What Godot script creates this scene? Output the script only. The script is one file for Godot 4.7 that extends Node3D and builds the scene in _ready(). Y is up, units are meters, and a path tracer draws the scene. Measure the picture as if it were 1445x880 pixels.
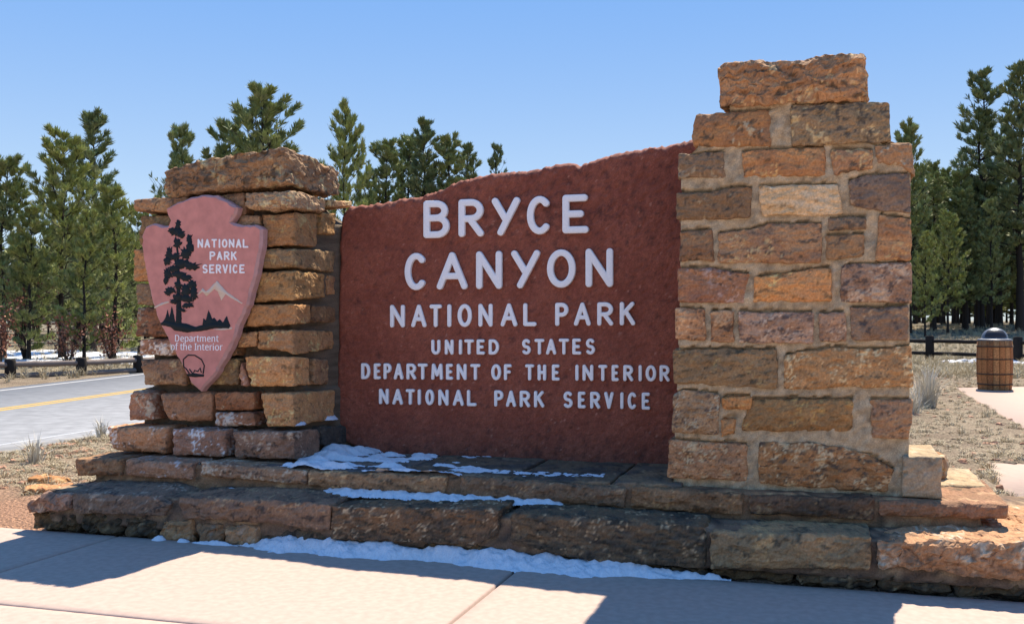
extends Node3D

# Local frame of the monument: x runs along its front, z points out of its front face.
const ORIGIN := Vector3(0, 0, -6.283)
const TURN := -17.0
const RIGHT_STONES := [
	[-0.48,[1.21,2.844,1.653,2.834,2.095,2.819],[1.201,3.096,1.271,3.118,1.666,3.097,1.893,3.114,2.063,3.11],0.95,"cap",[],{"r":.03,"amp":.02,"back":1}],
	[-0.5,[1.032,2.6,1.526,2.566],[1.045,2.804,1.522,2.807],0.8,"orange",[],{"r":.035}],
	[-0.5,[1.64,2.565,2.216,2.57],[1.636,2.822,2.208,2.808],0.8,"lichen",[],{"back":1}],
	[-0.5,[0.943,2.407,1.247,2.385],[0.952,2.554,1.23,2.554],0.75,"mauve",[],{}],
	[-0.5,[1.356,2.39,1.844,2.383],[1.338,2.554,1.836,2.555],0.22,"brown",[],{}],
	[-0.5,[1.885,2.381,2.116,2.41],[1.864,2.541,2.116,2.533],0.22,"brown",[],{}],
	[-0.5,[2.132,2.439,2.271,2.428,2.35,2.353],[2.124,2.549,2.335,2.556],0.8,"orange",[],{}],
	[-0.5,[0.938,2.133,1.39,2.138],[0.938,2.312,1.169,2.304,1.291,2.335,1.407,2.322],0.75,"mauve",[],{}],
	[-0.5,[1.467,2.149,1.938,2.143],[1.441,2.334,1.918,2.324],0.22,"cream",[],{}],
	[-0.5,[1.991,2.201,2.096,2.164,2.327,2.135],[1.967,2.339,2.08,2.377,2.319,2.376],0.8,"grey",[],{}],
	[-0.5,[0.952,1.877,1.177,1.869],[0.961,2.061,1.164,2.069],0.75,"brown",[],{}],
	[-0.5,[1.199,1.864,1.819,1.849],[1.195,2.05,1.39,2.063,1.505,2.099,1.819,2.091],0.22,"brown",[],{}],
	[-0.5,[1.864,2.046,2.076,2.045],[1.856,2.12,2.08,2.122],0.22,"mauve",[],{}],
	[-0.5,[1.852,1.874,2.068,1.883],[1.84,2.021,2.064,2.016],0.22,"mauve",[],{}],
	[-0.5,[2.132,1.861,2.331,1.858],[2.148,2.137,2.327,2.098],0.8,"brown",[],{}],
	[-0.5,[0.943,1.617,1.356,1.61],[0.947,1.828,1.16,1.833,1.291,1.8,1.386,1.795],0.75,"pinkochre",[],{}],
	[-0.5,[1.411,1.61,1.873,1.616],[1.416,1.768,1.611,1.792,1.877,1.822],0.22,"ochre",[],{}],
	[-0.5,[1.93,1.611,2.335,1.601],[1.934,1.839,2.331,1.845],0.8,"pink",[],{}],
	[-0.5,[0.925,1.383,1.125,1.375],[0.93,1.581,1.116,1.571],0.75,"pink",[],{}],
	[-0.5,[1.151,1.367,1.295,1.363],[1.147,1.558,1.295,1.562],0.22,"pink",[],{}],
	[-0.5,[1.325,1.359,1.774,1.357],[1.321,1.557,1.774,1.548],0.22,"pink",[],{}],
	[-0.5,[1.803,1.371,1.967,1.376],[1.803,1.547,1.959,1.551],0.22,"pink",[],{}],
	[-0.5,[1.995,1.38,2.315,1.382],[1.979,1.577,2.311,1.588],0.8,"grey",[],{}],
	[-0.5,[0.916,1.1,1.556,1.081],[0.912,1.32,1.556,1.321],0.75,"olive",[],{}],
	[-0.5,[1.594,1.073,1.983,1.098,2.342,1.105],[1.598,1.287,1.901,1.341,2.124,1.322,2.327,1.349],0.8,"swirl",[],{}],
	[-0.5,[0.907,0.785,1.199,0.781],[0.912,1.028,0.983,1.061,1.208,1.039],0.75,"greyfleck",[],{}],
	[-0.5,[1.221,0.942,1.407,0.955],[1.221,1.021,1.407,1.03],0.22,"ochre",[],{}],
	[-0.5,[1.212,0.777,1.299,0.785],[1.212,0.888,1.308,0.886],0.22,"ochre",[],{}],
	[-0.5,[1.33,0.812,1.999,0.825],[1.39,1.012,2.007,1.026],0.22,"olive",[],{"r":.03}],
	[-0.5,[2.108,0.79,2.315,0.793],[2.096,1.023,2.342,1.029],0.8,"orange",[],{}],
	[-0.5,[0.88,0.501,1.373,0.501],[0.885,0.74,1.377,0.734],0.75,"fleck",[],{}],
	[-0.5,[1.45,0.491,1.819,0.478,2.192,0.475],[1.45,0.746,1.782,0.757,2.084,0.7,2.24,0.604],0.22,"speck",[],{}]]
const LEFT_STONES := [
	[-0.66,[-2.957,2.442,-2.446,2.471,-1.913,2.498],[-2.951,2.657,-2.428,2.729,-1.919,2.762],0.62,"capl",[0.086,-0.015,-0.697,0.091,-0.068,-0.686],{"r":.02,"amp":.022,"back":1}],
	[-0.69,[-3.253,2.341,-2.797,2.316],[-3.266,2.435,-2.797,2.44],0.5,"brown",[],{}],
	[-0.72,[-2.582,2.302,-2.309,2.288],[-2.582,2.441,-2.309,2.452],0.2,"brown",[],{}],
	[-0.67,[-2.272,2.34,-2.071,2.308,-1.873,2.322],[-2.272,2.44,-1.873,2.451],0.4,"ledge",[0.028,0.022,-0.479,0.027,-0.011,-0.458],{"amp":.016}],
	[-0.72,[-3.237,2.081,-2.656,2.058],[-3.23,2.311,-2.656,2.299],0.5,"olive",[],{}],
	[-0.72,[-2.632,2.057,-2.183,2.048],[-2.632,2.293,-2.183,2.279],0.25,"brown",[],{}],
	[-0.72,[-2.154,2.052,-1.895,2.052],[-2.159,2.279,-1.895,2.292],0.2,"ochre",[0.015,0.008,-0.345,0.015,0.029,-0.345],{}],
	[-0.72,[-3.282,1.807,-2.675,1.795],[-3.288,2.049,-2.675,2.042],0.5,"orange",[],{}],
	[-0.72,[-2.644,1.891,-2.183,1.879],[-2.644,2.036,-2.183,2.027],0.25,"brown",[],{}],
	[-0.72,[-2.159,1.884,-1.9,1.896],[-2.159,2.031,-1.9,2.031],0.4,"olive",[0.035,-0.021,-0.603,0.035,0.018,-0.603],{}],
	[-0.72,[-2.644,1.634,-2.243,1.632],[-2.644,1.864,-2.231,1.859],0.25,"brown",[],{}],
	[-0.72,[-2.219,1.637,-1.895,1.651],[-2.201,1.853,-1.895,1.87],0.3,"olive",[0.022,0.031,-0.461,0.02,-0.007,-0.44],{}],
	[-0.72,[-3.25,1.621,-2.675,1.618],[-3.263,1.785,-2.675,1.779],0.5,"mauve",[],{}],
	[-0.72,[-3.263,1.379,-2.768,1.376],[-3.256,1.599,-2.768,1.597],0.5,"redb",[],{}],
	[-0.72,[-2.737,1.452,-2.327,1.452],[-2.737,1.613,-2.309,1.611],0.25,"brown",[],{}],
	[-0.72,[-2.303,1.458,-1.883,1.469],[-2.267,1.616,-1.883,1.62],0.2,"ochre",[-0.002,0.015,-0.242,-0.002,-0.002,-0.242],{}],
	[-0.72,[-3.23,1.232,-2.706,1.237],[-3.224,1.358,-2.706,1.36],0.5,"white",[],{}],
	[-0.72,[-2.675,1.237,-2.381,1.24],[-2.675,1.425,-2.381,1.426],0.25,"brown",[],{}],
	[-0.72,[-2.369,1.298,-2.213,1.305],[-2.357,1.41,-2.213,1.416],0.25,"brown",[],{}],
	[-0.72,[-2.201,1.289,-2.041,1.28,-1.906,1.245],[-2.201,1.421,-1.9,1.432],0.4,"ochre",[0.04,0.037,-0.58,0.034,-0.016,-0.58],{}],
	[-0.72,[-3.192,1.002,-2.818,1.009],[-3.224,1.193,-2.818,1.209],0.5,"brown",[],{}],
	[-0.72,[-2.787,1.01,-2.369,1.017],[-2.787,1.209,-2.369,1.214],0.25,"olive",[],{}],
	[-0.72,[-2.345,1.007,-2.273,1.009],[-2.351,1.182,-2.333,1.182],0.1,"pinkochre",[],{}],
	[-0.72,[-2.249,1.009,-1.9,1.016],[-2.315,1.225,-1.9,1.234],0.2,"ochre",[0.015,-0.003,-0.232,0.015,-0.013,-0.221],{}],
	[-0.67,[-3.295,0.736,-3.072,0.742],[-3.276,0.955,-3.091,0.948],0.5,"redb",[],{}],
	[-0.67,[-2.945,0.74,-2.562,0.746],[-3.034,0.938,-2.562,0.964],0.25,"white2",[],{"r":.03}],
	[-0.67,[-2.531,0.832,-2.207,0.84],[-2.531,0.959,-2.213,0.966],0.25,"redb",[],{}],
	[-0.67,[-2.525,0.71,-2.195,0.72],[-2.531,0.811,-2.195,0.819],0.25,"white",[],{}],
	[-0.67,[-2.1,0.718,-1.867,0.725],[-2.147,0.962,-1.867,0.973],0.4,"ochre",[0.028,0.004,-0.587,0.029,-0.024,-0.609],{}],
	[-0.59,[-3.381,0.508,-2.913,0.493],[-3.446,0.685,-2.894,0.696],0.7,"white2",[],{"r":.03}],
	[-0.59,[-2.845,0.49,-2.389,0.497],[-2.845,0.687,-2.383,0.691],0.3,"white",[],{}],
	[-0.59,[-2.318,0.49,-1.823,0.499],[-2.324,0.687,-1.823,0.698],0.3,"vein",[0.017,-0.004,-0.369,0.017,-0.016,-0.369],{}]]
const SIDE_STONES := [
	[[-1.877,2.166,-1.107,-1.866,2.172,-1.323,-1.866,2.351,-1.323,-1.878,2.334,-1.096],"olive"],
	[[-1.871,1.699,-1.224,-1.865,1.702,-1.334,-1.865,1.853,-1.334,-1.871,1.854,-1.213],"brown"],
	[[-1.883,1.489,-1.003,-1.865,1.483,-1.334,-1.865,1.618,-1.334,-1.883,1.613,-1.003],"grey"],
	[[-1.882,1.009,-1.013,-1.871,1.002,-1.213,-1.872,1.202,-1.202,-1.883,1.209,-1.003],"brown"],
	[[-1.802,0.552,-1.021,-1.785,0.526,-1.347,-1.784,0.658,-1.37,-1.803,0.693,-1.011],"darkst"],
	[[-1.871,2.386,-1.224,-1.852,2.423,-1.585,-1.851,2.471,-1.597,-1.871,2.446,-1.213],"ledge"]]
const UPPER_STEP := [
	[-0.36,[-3.527,0.339,-3.119,0.357],[-3.527,0.467,-3.119,0.483],0.9,"brown",[],{"back":1}],
	[-0.36,[-3.082,0.359,-2.51,0.354],[-3.082,0.479,-2.51,0.476],0.5,"white2",[],{}],
	[-0.36,[-2.445,0.387,-1.607,0.361],[-2.445,0.484,-1.607,0.459],0.5,"vein2",[],{}],
	[-0.36,[-1.591,0.352,-0.575,0.348],[-1.591,0.46,-0.565,0.466],0.5,"step",[],{}],
	[-0.36,[-0.475,0.344,0.633,0.323],[-0.465,0.47,0.642,0.444],0.5,"step",[],{}],
	[-0.36,[0.665,0.329,1.362,0.315],[0.674,0.454,1.366,0.444],0.5,"step",[],{}],
	[-0.36,[1.4,0.325,2.114,0.327],[1.395,0.437,2.122,0.457],0.5,"stepd",[],{}],
	[-0.36,[2.142,0.354,2.83,0.372],[2.142,0.445,2.834,0.461],0.95,"redst",[],{"back":1,"r":.02}]]
const LOWER_STEP := [
	[0,[-3.645,0.112,-3.259,0.168],[-3.614,0.21,-3.466,0.268,-3.272,0.283],1.2,"stepr",[],{"back":1,"rise":.05,"amp":.02}],
	[0,[-3.241,0.144,-2.505,0.16],[-3.253,0.284,-2.602,0.296,-2.449,0.246],0.6,"stepg",[],{"rise":.05}],
	[0,[-2.353,0.154,-1.679,0.159,-1.238,0.13],[-2.376,0.293,-1.679,0.314,-1.233,0.305],0.6,"stepb",[],{"rise":.03}],
	[0,[-1.228,0.084,-0.26,0.101,-0.098,0.172],[-1.218,0.296,-0.075,0.339],0.6,"stepl",[],{}],
	[0,[-0.02,0.125,0.504,0.052,1.175,0.053],[-0.02,0.325,0.564,0.323,1.175,0.308],0.6,"stepk",[],{"r":.035}],
	[0,[1.204,0.059,2.084,0.122],[1.204,0.277,1.628,0.294,2.084,0.302],0.6,"stepo",[],{}],
	[0,[2.113,0.14,2.849,0.12,3.136,0.126],[2.121,0.27,2.387,0.306,2.849,0.316,3.136,0.327],1.2,"flaky",[],{"back":1,"amp":.02}]]
const FOOTING := [
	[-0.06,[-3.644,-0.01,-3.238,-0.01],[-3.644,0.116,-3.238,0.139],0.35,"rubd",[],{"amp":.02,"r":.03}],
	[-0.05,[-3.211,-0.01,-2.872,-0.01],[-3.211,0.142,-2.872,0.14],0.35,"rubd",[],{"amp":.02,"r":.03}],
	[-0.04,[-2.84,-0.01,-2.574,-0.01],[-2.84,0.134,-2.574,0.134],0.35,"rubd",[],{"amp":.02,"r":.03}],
	[-0.02,[-2.537,-0.01,-2.278,-0.01],[-2.537,0.135,-2.278,0.135],0.35,"rubt",[],{"amp":.02,"r":.03}],
	[-0.01,[-2.243,-0.01,-2.05,-0.01],[-2.243,0.134,-2.05,0.136],0.35,"rubt",[],{"amp":.02,"r":.03}],
	[-0.01,[-2.023,-0.01,-1.78,-0.009],[-2.023,0.128,-1.78,0.133],0.35,"rubt",[],{"amp":.02,"r":.03}],
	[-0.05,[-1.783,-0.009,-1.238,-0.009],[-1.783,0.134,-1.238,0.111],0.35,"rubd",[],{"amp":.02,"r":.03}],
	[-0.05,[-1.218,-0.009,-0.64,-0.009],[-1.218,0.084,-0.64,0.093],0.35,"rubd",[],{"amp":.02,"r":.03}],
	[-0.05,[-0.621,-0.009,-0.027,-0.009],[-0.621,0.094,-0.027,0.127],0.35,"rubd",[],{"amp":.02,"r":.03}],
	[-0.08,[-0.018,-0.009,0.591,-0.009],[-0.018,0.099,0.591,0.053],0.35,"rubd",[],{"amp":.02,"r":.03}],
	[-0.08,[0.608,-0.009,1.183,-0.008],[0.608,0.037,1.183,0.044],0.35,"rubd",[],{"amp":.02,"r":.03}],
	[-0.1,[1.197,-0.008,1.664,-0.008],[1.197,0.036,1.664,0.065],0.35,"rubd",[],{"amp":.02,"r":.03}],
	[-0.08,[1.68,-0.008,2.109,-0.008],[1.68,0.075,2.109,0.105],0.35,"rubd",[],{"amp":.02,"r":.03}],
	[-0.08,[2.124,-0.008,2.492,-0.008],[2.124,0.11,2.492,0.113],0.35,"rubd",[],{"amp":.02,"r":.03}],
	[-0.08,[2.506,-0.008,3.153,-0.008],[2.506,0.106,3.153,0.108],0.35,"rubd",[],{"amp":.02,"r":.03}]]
const RIGHT_OUTLINE := [0.409,0.913,2.312,1.029,0.936,2.32,1.727,0.958,2.32,2.468,0.967,2.328,2.546,0.976,2.32,2.582,1.07,2.193,2.782,1.092,2.185,2.806,1.267,2.085,2.956,1.267,2.024]
const LEFT_OUTLINE := [0.442,-3.469,-1.934,0.669,-3.469,-1.934,0.682,-3.293,-1.958,0.962,-3.293,-1.958,0.984,-3.202,-1.981,2.253,-3.202,-1.981,2.319,-3.202,-2.124,2.469,-2.984,-2.303,2.61,-2.984,-2.334]
const PANEL_TOP := [-1.898,2.344,-1.824,2.403,-1.591,2.418,-1.35,2.448,-1.172,2.47,-1.084,2.494,-0.984,2.528,-0.88,2.573,-0.765,2.595,-0.595,2.615,-0.343,2.626,-0.206,2.646,-0.069,2.667,-0.004,2.669,0.076,2.644,0.199,2.686,0.384,2.729,0.54,2.747,0.72,2.759,0.907,2.79,1.096,2.805]
const LETTERS := [
	["B",-1.12,2.132,-0.908,2.42,0.046],["R",-0.833,2.134,-0.631,2.421,0.046],["Y",-0.566,2.137,-0.345,2.423,0.046],["C",-0.29,2.139,-0.093,2.425,0.046],["E",-0.017,2.141,0.182,2.426,0.046],["C",-1.276,1.733,-1.085,2.021,0.044],
	["A",-1.01,1.736,-0.762,2.021,0.044],["N",-0.691,1.737,-0.486,2.023,0.044],["Y",-0.413,1.739,-0.189,2.024,0.044],["O",-0.135,1.741,0.082,2.025,0.044],["N",0.158,1.743,0.363,2.026,0.044],["N",-1.402,1.446,-1.28,1.621,0.028],
	["A",-1.224,1.448,-1.099,1.622,0.028],["T",-1.072,1.449,-0.973,1.623,0.028],["I",-0.928,1.45,-0.894,1.624,0.028],["O",-0.843,1.451,-0.728,1.625,0.028],["N",-0.675,1.453,-0.562,1.626,0.028],["A",-0.498,1.455,-0.368,1.628,0.028],
	["L",-0.321,1.457,-0.218,1.629,0.028],["P",-0.074,1.459,0.027,1.631,0.028],["A",0.069,1.461,0.195,1.632,0.028],["R",0.244,1.462,0.363,1.633,0.028],["K",0.411,1.464,0.525,1.635,0.028],["U",-1.058,1.238,-0.985,1.352,0.021],
	["N",-0.947,1.239,-0.877,1.354,0.021],["I",-0.833,1.24,-0.808,1.355,0.021],["T",-0.788,1.241,-0.712,1.356,0.021],["E",-0.689,1.242,-0.624,1.357,0.021],["D",-0.593,1.242,-0.512,1.358,0.021],["S",-0.332,1.245,-0.262,1.362,0.021],
	["T",-0.233,1.246,-0.158,1.363,0.021],["A",-0.144,1.247,-0.066,1.364,0.021],["T",-0.046,1.248,0.031,1.366,0.021],["E",0.057,1.249,0.124,1.367,0.021],["S",0.157,1.25,0.228,1.368,0.021],["D",-1.649,1.04,-1.573,1.165,0.021],
	["E",-1.54,1.041,-1.483,1.165,0.021],["P",-1.457,1.042,-1.393,1.166,0.021],["A",-1.371,1.042,-1.292,1.167,0.021],["R",-1.264,1.043,-1.185,1.167,0.021],["T",-1.17,1.044,-1.09,1.168,0.021],["M",-1.058,1.045,-0.964,1.169,0.021],
	["E",-0.937,1.047,-0.881,1.169,0.021],["N",-0.85,1.047,-0.771,1.17,0.021],["T",-0.74,1.048,-0.66,1.17,0.021],["O",-0.573,1.05,-0.496,1.171,0.021],["F",-0.472,1.051,-0.412,1.172,0.021],["T",-0.306,1.053,-0.237,1.173,0.021],
	["H",-0.209,1.054,-0.144,1.173,0.021],["E",-0.099,1.055,-0.04,1.174,0.021],["I",0.08,1.057,0.103,1.175,0.021],["N",0.134,1.057,0.214,1.176,0.021],["T",0.252,1.058,0.319,1.176,0.021],["E",0.351,1.059,0.404,1.177,0.021],
	["R",0.437,1.06,0.51,1.177,0.021],["I",0.55,1.061,0.572,1.178,0.021],["O",0.6,1.061,0.677,1.178,0.021],["R",0.701,1.062,0.774,1.179,0.021],["N",-1.496,0.847,-1.416,0.968,0.021],["A",-1.382,0.847,-1.296,0.969,0.021],
	["T",-1.27,0.848,-1.196,0.969,0.021],["I",-1.174,0.849,-1.143,0.969,0.021],["O",-1.107,0.849,-1.037,0.97,0.021],["N",-1,0.849,-0.918,0.971,0.021],["A",-0.881,0.85,-0.794,0.972,0.021],["L",-0.767,0.85,-0.691,0.972,0.021],
	["P",-0.549,0.852,-0.478,0.974,0.021],["A",-0.456,0.852,-0.378,0.974,0.021],["R",-0.348,0.852,-0.268,0.975,0.021],["K",-0.237,0.853,-0.158,0.976,0.021],["S",-0.013,0.854,0.06,0.977,0.021],["E",0.099,0.855,0.157,0.977,0.021],
	["R",0.191,0.855,0.266,0.978,0.021],["V",0.296,0.856,0.366,0.979,0.021],["I",0.413,0.857,0.441,0.979,0.021],["C",0.469,0.857,0.538,0.98,0.021],["E",0.572,0.857,0.633,0.98,0.021]]
const ARROW_TEXT := [
	["N",-2.639,2.041,-2.593,2.107],["A",-2.58,2.04,-2.533,2.105],["T",-2.52,2.039,-2.474,2.104],["I",-2.461,2.037,-2.444,2.103],["O",-2.432,2.037,-2.385,2.102],["N",-2.373,2.036,-2.327,2.101],
	["A",-2.314,2.034,-2.268,2.099],["L",-2.256,2.033,-2.21,2.098],["P",-2.536,1.948,-2.488,2.013],["A",-2.475,1.947,-2.428,2.012],["R",-2.414,1.945,-2.367,2.011],["K",-2.354,1.944,-2.307,2.009],
	["S",-2.598,1.85,-2.553,1.917],["E",-2.54,1.849,-2.495,1.916],["R",-2.483,1.848,-2.438,1.916],["V",-2.426,1.847,-2.381,1.915],["I",-2.369,1.847,-2.353,1.914],["C",-2.341,1.846,-2.297,1.913],
	["E",-2.284,1.846,-2.24,1.912]]
const ARROW_OUTLINE := [-2.923,2.344,-2.818,2.386,-2.712,2.419,-2.589,2.439,-2.486,2.425,-2.384,2.379,-2.306,2.33,-2.321,2.28,-2.362,2.228,-2.261,2.198,-2.16,2.206,-2.1,2.168,-2.106,2.054,-2.141,1.878,-2.182,1.736,-2.22,1.614,-2.283,1.49,-2.342,1.346,-2.414,1.222,-2.495,1.095,-2.619,0.972,-2.711,1.039,-2.797,1.181,-2.902,1.343,-3.009,1.543,-3.062,1.69,-3.094,1.836,-3.128,2.001,-3.141,2.141,-3.105,2.212,-3.029,2.238,-2.955,2.214,-2.906,2.216,-2.89,2.252,-2.915,2.298]
const ARROW_ART := {
	"trunk": [-2.825,2.07,-2.809,2.069,-2.797,1.83,-2.782,1.606,-2.779,1.489,-2.766,1.447,-2.847,1.447,-2.828,1.5,-2.825,1.606,-2.819,1.83],
	"ground": [-2.965,1.479,-2.927,1.5,-2.828,1.479,-2.742,1.479,-2.662,1.452,-2.589,1.468,-2.51,1.484,-2.36,1.463,-2.372,1.442,-2.498,1.442,-2.601,1.421,-2.742,1.41,-2.84,1.425,-2.878,1.452,-2.952,1.463],
	"con1": [-2.946,1.479,-2.921,1.521,-2.902,1.58,-2.884,1.521,-2.865,1.607,-2.84,1.516,-2.834,1.473],
	"con2": [-2.601,1.463,-2.589,1.516,-2.571,1.5,-2.546,1.579,-2.516,1.511,-2.498,1.521,-2.474,1.495,-2.45,1.51,-2.426,1.484,-2.392,1.533,-2.372,1.484,-2.36,1.458,-2.48,1.458],
	"mtn": [-2.644,1.685,-2.598,1.74,-2.567,1.713,-2.474,1.794,-2.392,1.712,-2.259,1.627,-2.265,1.62,-2.348,1.662,-2.402,1.694,-2.438,1.647,-2.468,1.715,-2.498,1.731,-2.534,1.705,-2.565,1.679,-2.595,1.711],
	"mtn2": [-3.021,1.602,-2.952,1.634,-2.89,1.644,-2.89,1.633,-2.946,1.618,-3.015,1.591],
	"river": [-2.516,1.434,-2.348,1.45,-2.348,1.435,-2.438,1.427],
	"bison": [-2.712,1.104,-2.737,1.136,-2.761,1.154,-2.765,1.208,-2.723,1.241,-2.666,1.24,-2.608,1.21,-2.583,1.165,-2.594,1.102],
	"bisonb": [-2.712,1.136,-2.681,1.101,-2.666,1.128,-2.639,1.119,-2.619,1.146,-2.608,1.111],
	"bisong": [-2.737,1.1,-2.671,1.106,-2.583,1.097,-2.588,1.082,-2.666,1.077,-2.723,1.082]}
const SMALL_TEXT := [["Department",-2.65,1.344,0.374],["of the Interior",-2.65,1.281,0.445]]
const ARROW_SCALE := [-2.8157, 1.8831, 0.00617, 0.00532]

# linear base colours: base, second tone, light patches, dark patches, amount of light patches, amount of dark patches, layering, scale
const STONE_TONES := {
	"cap": [Color(0.471,0.266,0.135), Color(0.343,0.197,0.109), Color(0.678,0.496,0.261), Color(0.090,0.070,0.050), .25, 0.29, .8, 1.0],
	"capl": [Color(0.487,0.273,0.131), Color(0.370,0.204,0.103), Color(0.678,0.497,0.244), Color(0.090,0.075,0.054), .18, 0.20, .7, .9],
	"orange": [Color(0.527,0.267,0.112), Color(0.427,0.222,0.109), Color(0.681,0.553,0.343), Color(0.108,0.082,0.056), .2, 0.20, .4, 1.0],
	"lichen": [Color(0.321,0.203,0.102), Color(0.259,0.177,0.094), Color(0.599,0.424,0.201), Color(0.069,0.060,0.048), .25, 0.37, .8, 1.2],
	"mauve": [Color(0.326,0.196,0.101), Color(0.382,0.219,0.109), Color(0.529,0.379,0.207), Color(0.090,0.075,0.059), .22, 0.16, .5, 1.0],
	"brown": [Color(0.443,0.248,0.121), Color(0.341,0.182,0.095), Color(0.603,0.419,0.197), Color(0.090,0.070,0.050), .16, 0.25, .6, 1.1],
	"cream": [Color(0.701,0.535,0.347), Color(0.626,0.433,0.240), Color(0.794,0.677,0.479), Color(0.330,0.200,0.090), .25, .12, .6, .8],
	"grey": [Color(0.320,0.196,0.113), Color(0.255,0.153,0.090), Color(0.546,0.343,0.179), Color(0.082,0.061,0.053), .12, 0.20, .5, .9],
	"pinkochre": [Color(0.563,0.272,0.131), Color(0.469,0.216,0.120), Color(0.719,0.452,0.321), Color(0.115,0.077,0.056), .4, 0.20, .4, 1.2],
	"ochre": [Color(0.583,0.292,0.115), Color(0.534,0.271,0.118), Color(0.726,0.539,0.222), Color(0.206,0.120,0.055), .16, 0.15, .4, 1.1],
	"pink": [Color(0.476,0.278,0.162), Color(0.345,0.193,0.110), Color(0.640,0.428,0.262), Color(0.082,0.061,0.053), 0.38, 0.37, .3, 1.5],
	"olive": [Color(0.474,0.272,0.118), Color(0.348,0.206,0.096), Color(0.600,0.387,0.152), Color(0.097,0.080,0.048), .18, 0.25, .4, 1.3],
	"swirl": [Color(0.474,0.267,0.122), Color(0.346,0.199,0.095), Color(0.698,0.546,0.312), Color(0.087,0.069,0.047), .42, 0.29, .5, 1.4],
	"greyfleck": [Color(0.415,0.242,0.118), Color(0.314,0.186,0.094), Color(0.524,0.431,0.273), Color(0.078,0.061,0.052), 0.3, 0.33, .2, 2.0],
	"fleck": [Color(0.445,0.253,0.139), Color(0.318,0.182,0.106), Color(0.561,0.433,0.269), Color(0.087,0.066,0.049), 0.34, 0.34, .2, 2.2],
	"speck": [Color(0.383,0.195,0.085), Color(0.277,0.148,0.066), Color(0.583,0.429,0.244), Color(0.072,0.059,0.048), 0.24, 0.34, .3, 1.9],
	"ledge": [Color(0.475,0.284,0.143), Color(0.357,0.209,0.112), Color(0.679,0.522,0.262), Color(0.090,0.075,0.054), .35, 0.29, .9, 1.2],
	"redb": [Color(0.425,0.207,0.111), Color(0.322,0.154,0.087), Color(0.542,0.443,0.307), Color(0.081,0.065,0.049), .22, 0.25, .4, 1.2],
	"white": [Color(0.409,0.208,0.122), Color(0.300,0.157,0.094), Color(0.739,0.687,0.599), Color(0.087,0.066,0.053), .5, 0.20, .1, 1.1],
	"white2": [Color(0.519,0.268,0.140), Color(0.409,0.207,0.110), Color(0.735,0.631,0.532), Color(0.096,0.071,0.054), 0.2, 0.20, .2, .9],
	"vein": [Color(0.411,0.225,0.129), Color(0.317,0.177,0.106), Color(0.674,0.485,0.314), Color(0.078,0.061,0.048), .26, 0.25, .4, 1.0],
	"vein2": [Color(0.445,0.253,0.139), Color(0.334,0.195,0.114), Color(0.676,0.530,0.370), Color(0.078,0.061,0.052), .32, 0.25, .5, 1.2],
	"darkst": [Color(0.097,0.076,0.059), Color(0.078,0.065,0.053), Color(0.240,0.171,0.109), Color(0.049,0.040,0.036), .2, .3, .3, 1.0],
	"step": [Color(0.335,0.202,0.115), Color(0.240,0.146,0.086), Color(0.582,0.373,0.198), Color(0.064,0.055,0.043), .25, 0.34, .5, 1.4],
	"stepd": [Color(0.238,0.140,0.086), Color(0.125,0.091,0.066), Color(0.454,0.292,0.154), Color(0.054,0.045,0.037), .2, 0.34, .5, 1.4],
	"redst": [Color(0.259,0.147,0.094), Color(0.205,0.121,0.077), Color(0.369,0.252,0.159), Color(.09,.055,.04), .15, 0.20, .4, 1.0],
	"stepr": [Color(0.441,0.228,0.132), Color(0.317,0.170,0.101), Color(0.601,0.368,0.212), Color(0.068,0.051,0.042), .2, 0.25, .5, 1.1],
	"stepg": [Color(0.320,0.195,0.121), Color(0.240,0.154,0.100), Color(0.575,0.404,0.263), Color(0.064,0.055,0.047), .3, 0.33, .5, 1.2],
	"stepb": [Color(0.334,0.195,0.114), Color(0.238,0.140,0.086), Color(0.550,0.333,0.168), Color(0.063,0.051,0.042), .2, 0.33, .6, 1.2],
	"stepl": [Color(0.270,0.160,0.093), Color(0.125,0.095,0.072), Color(0.628,0.483,0.321), Color(0.049,0.045,0.037), 0.28, 0.41, .3, 1.6],
	"stepk": [Color(0.216,0.144,0.088), Color(0.106,0.089,0.070), Color(0.633,0.451,0.274), Color(0.044,0.040,0.034), .24, 0.41, .4, 1.6],
	"stepo": [Color(0.431,0.264,0.135), Color(0.292,0.200,0.113), Color(0.582,0.361,0.170), Color(0.079,0.070,0.053), .15, 0.29, .3, .8],
	"flaky": [Color(0.449,0.246,0.128), Color(0.431,0.234,0.123), Color(0.600,0.470,0.330), Color(0.206,0.123,0.076), 0.18, 0.25, .5, .8],
	"block": [Color(0.400,0.310,0.205), Color(0.350,0.265,0.170), Color(0.472,0.413,0.325), Color(0.196,0.149,0.108), .2, .2, .3, .9],
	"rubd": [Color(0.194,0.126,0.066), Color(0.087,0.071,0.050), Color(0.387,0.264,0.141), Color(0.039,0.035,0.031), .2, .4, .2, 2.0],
	"rubt": [Color(0.482,0.287,0.146), Color(0.375,0.216,0.109), Color(0.505,0.356,0.235), Color(0.088,0.075,0.054), .3, .35, .2, 2.0],
	"flag": [Color(0.224,0.158,0.103), Color(0.118,0.101,0.088), Color(0.329,0.237,0.152), Color(0.069,0.060,0.052), .15, .35, .1, 1.0],
	"loose": [Color(0.422,0.227,0.109), Color(0.348,0.176,0.090), Color(0.519,0.393,0.227), Color(0.238,0.142,0.083), .2, .2, .3, 1.5],
}

var noise_low := FastNoiseLite.new()
var noise_mid := FastNoiseLite.new()
var noise_fine := FastNoiseLite.new()
var noise_vein := FastNoiseLite.new()
var rng := RandomNumberGenerator.new()
var frame := Transform3D()
var mats := {}
var used_names := {}

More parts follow.
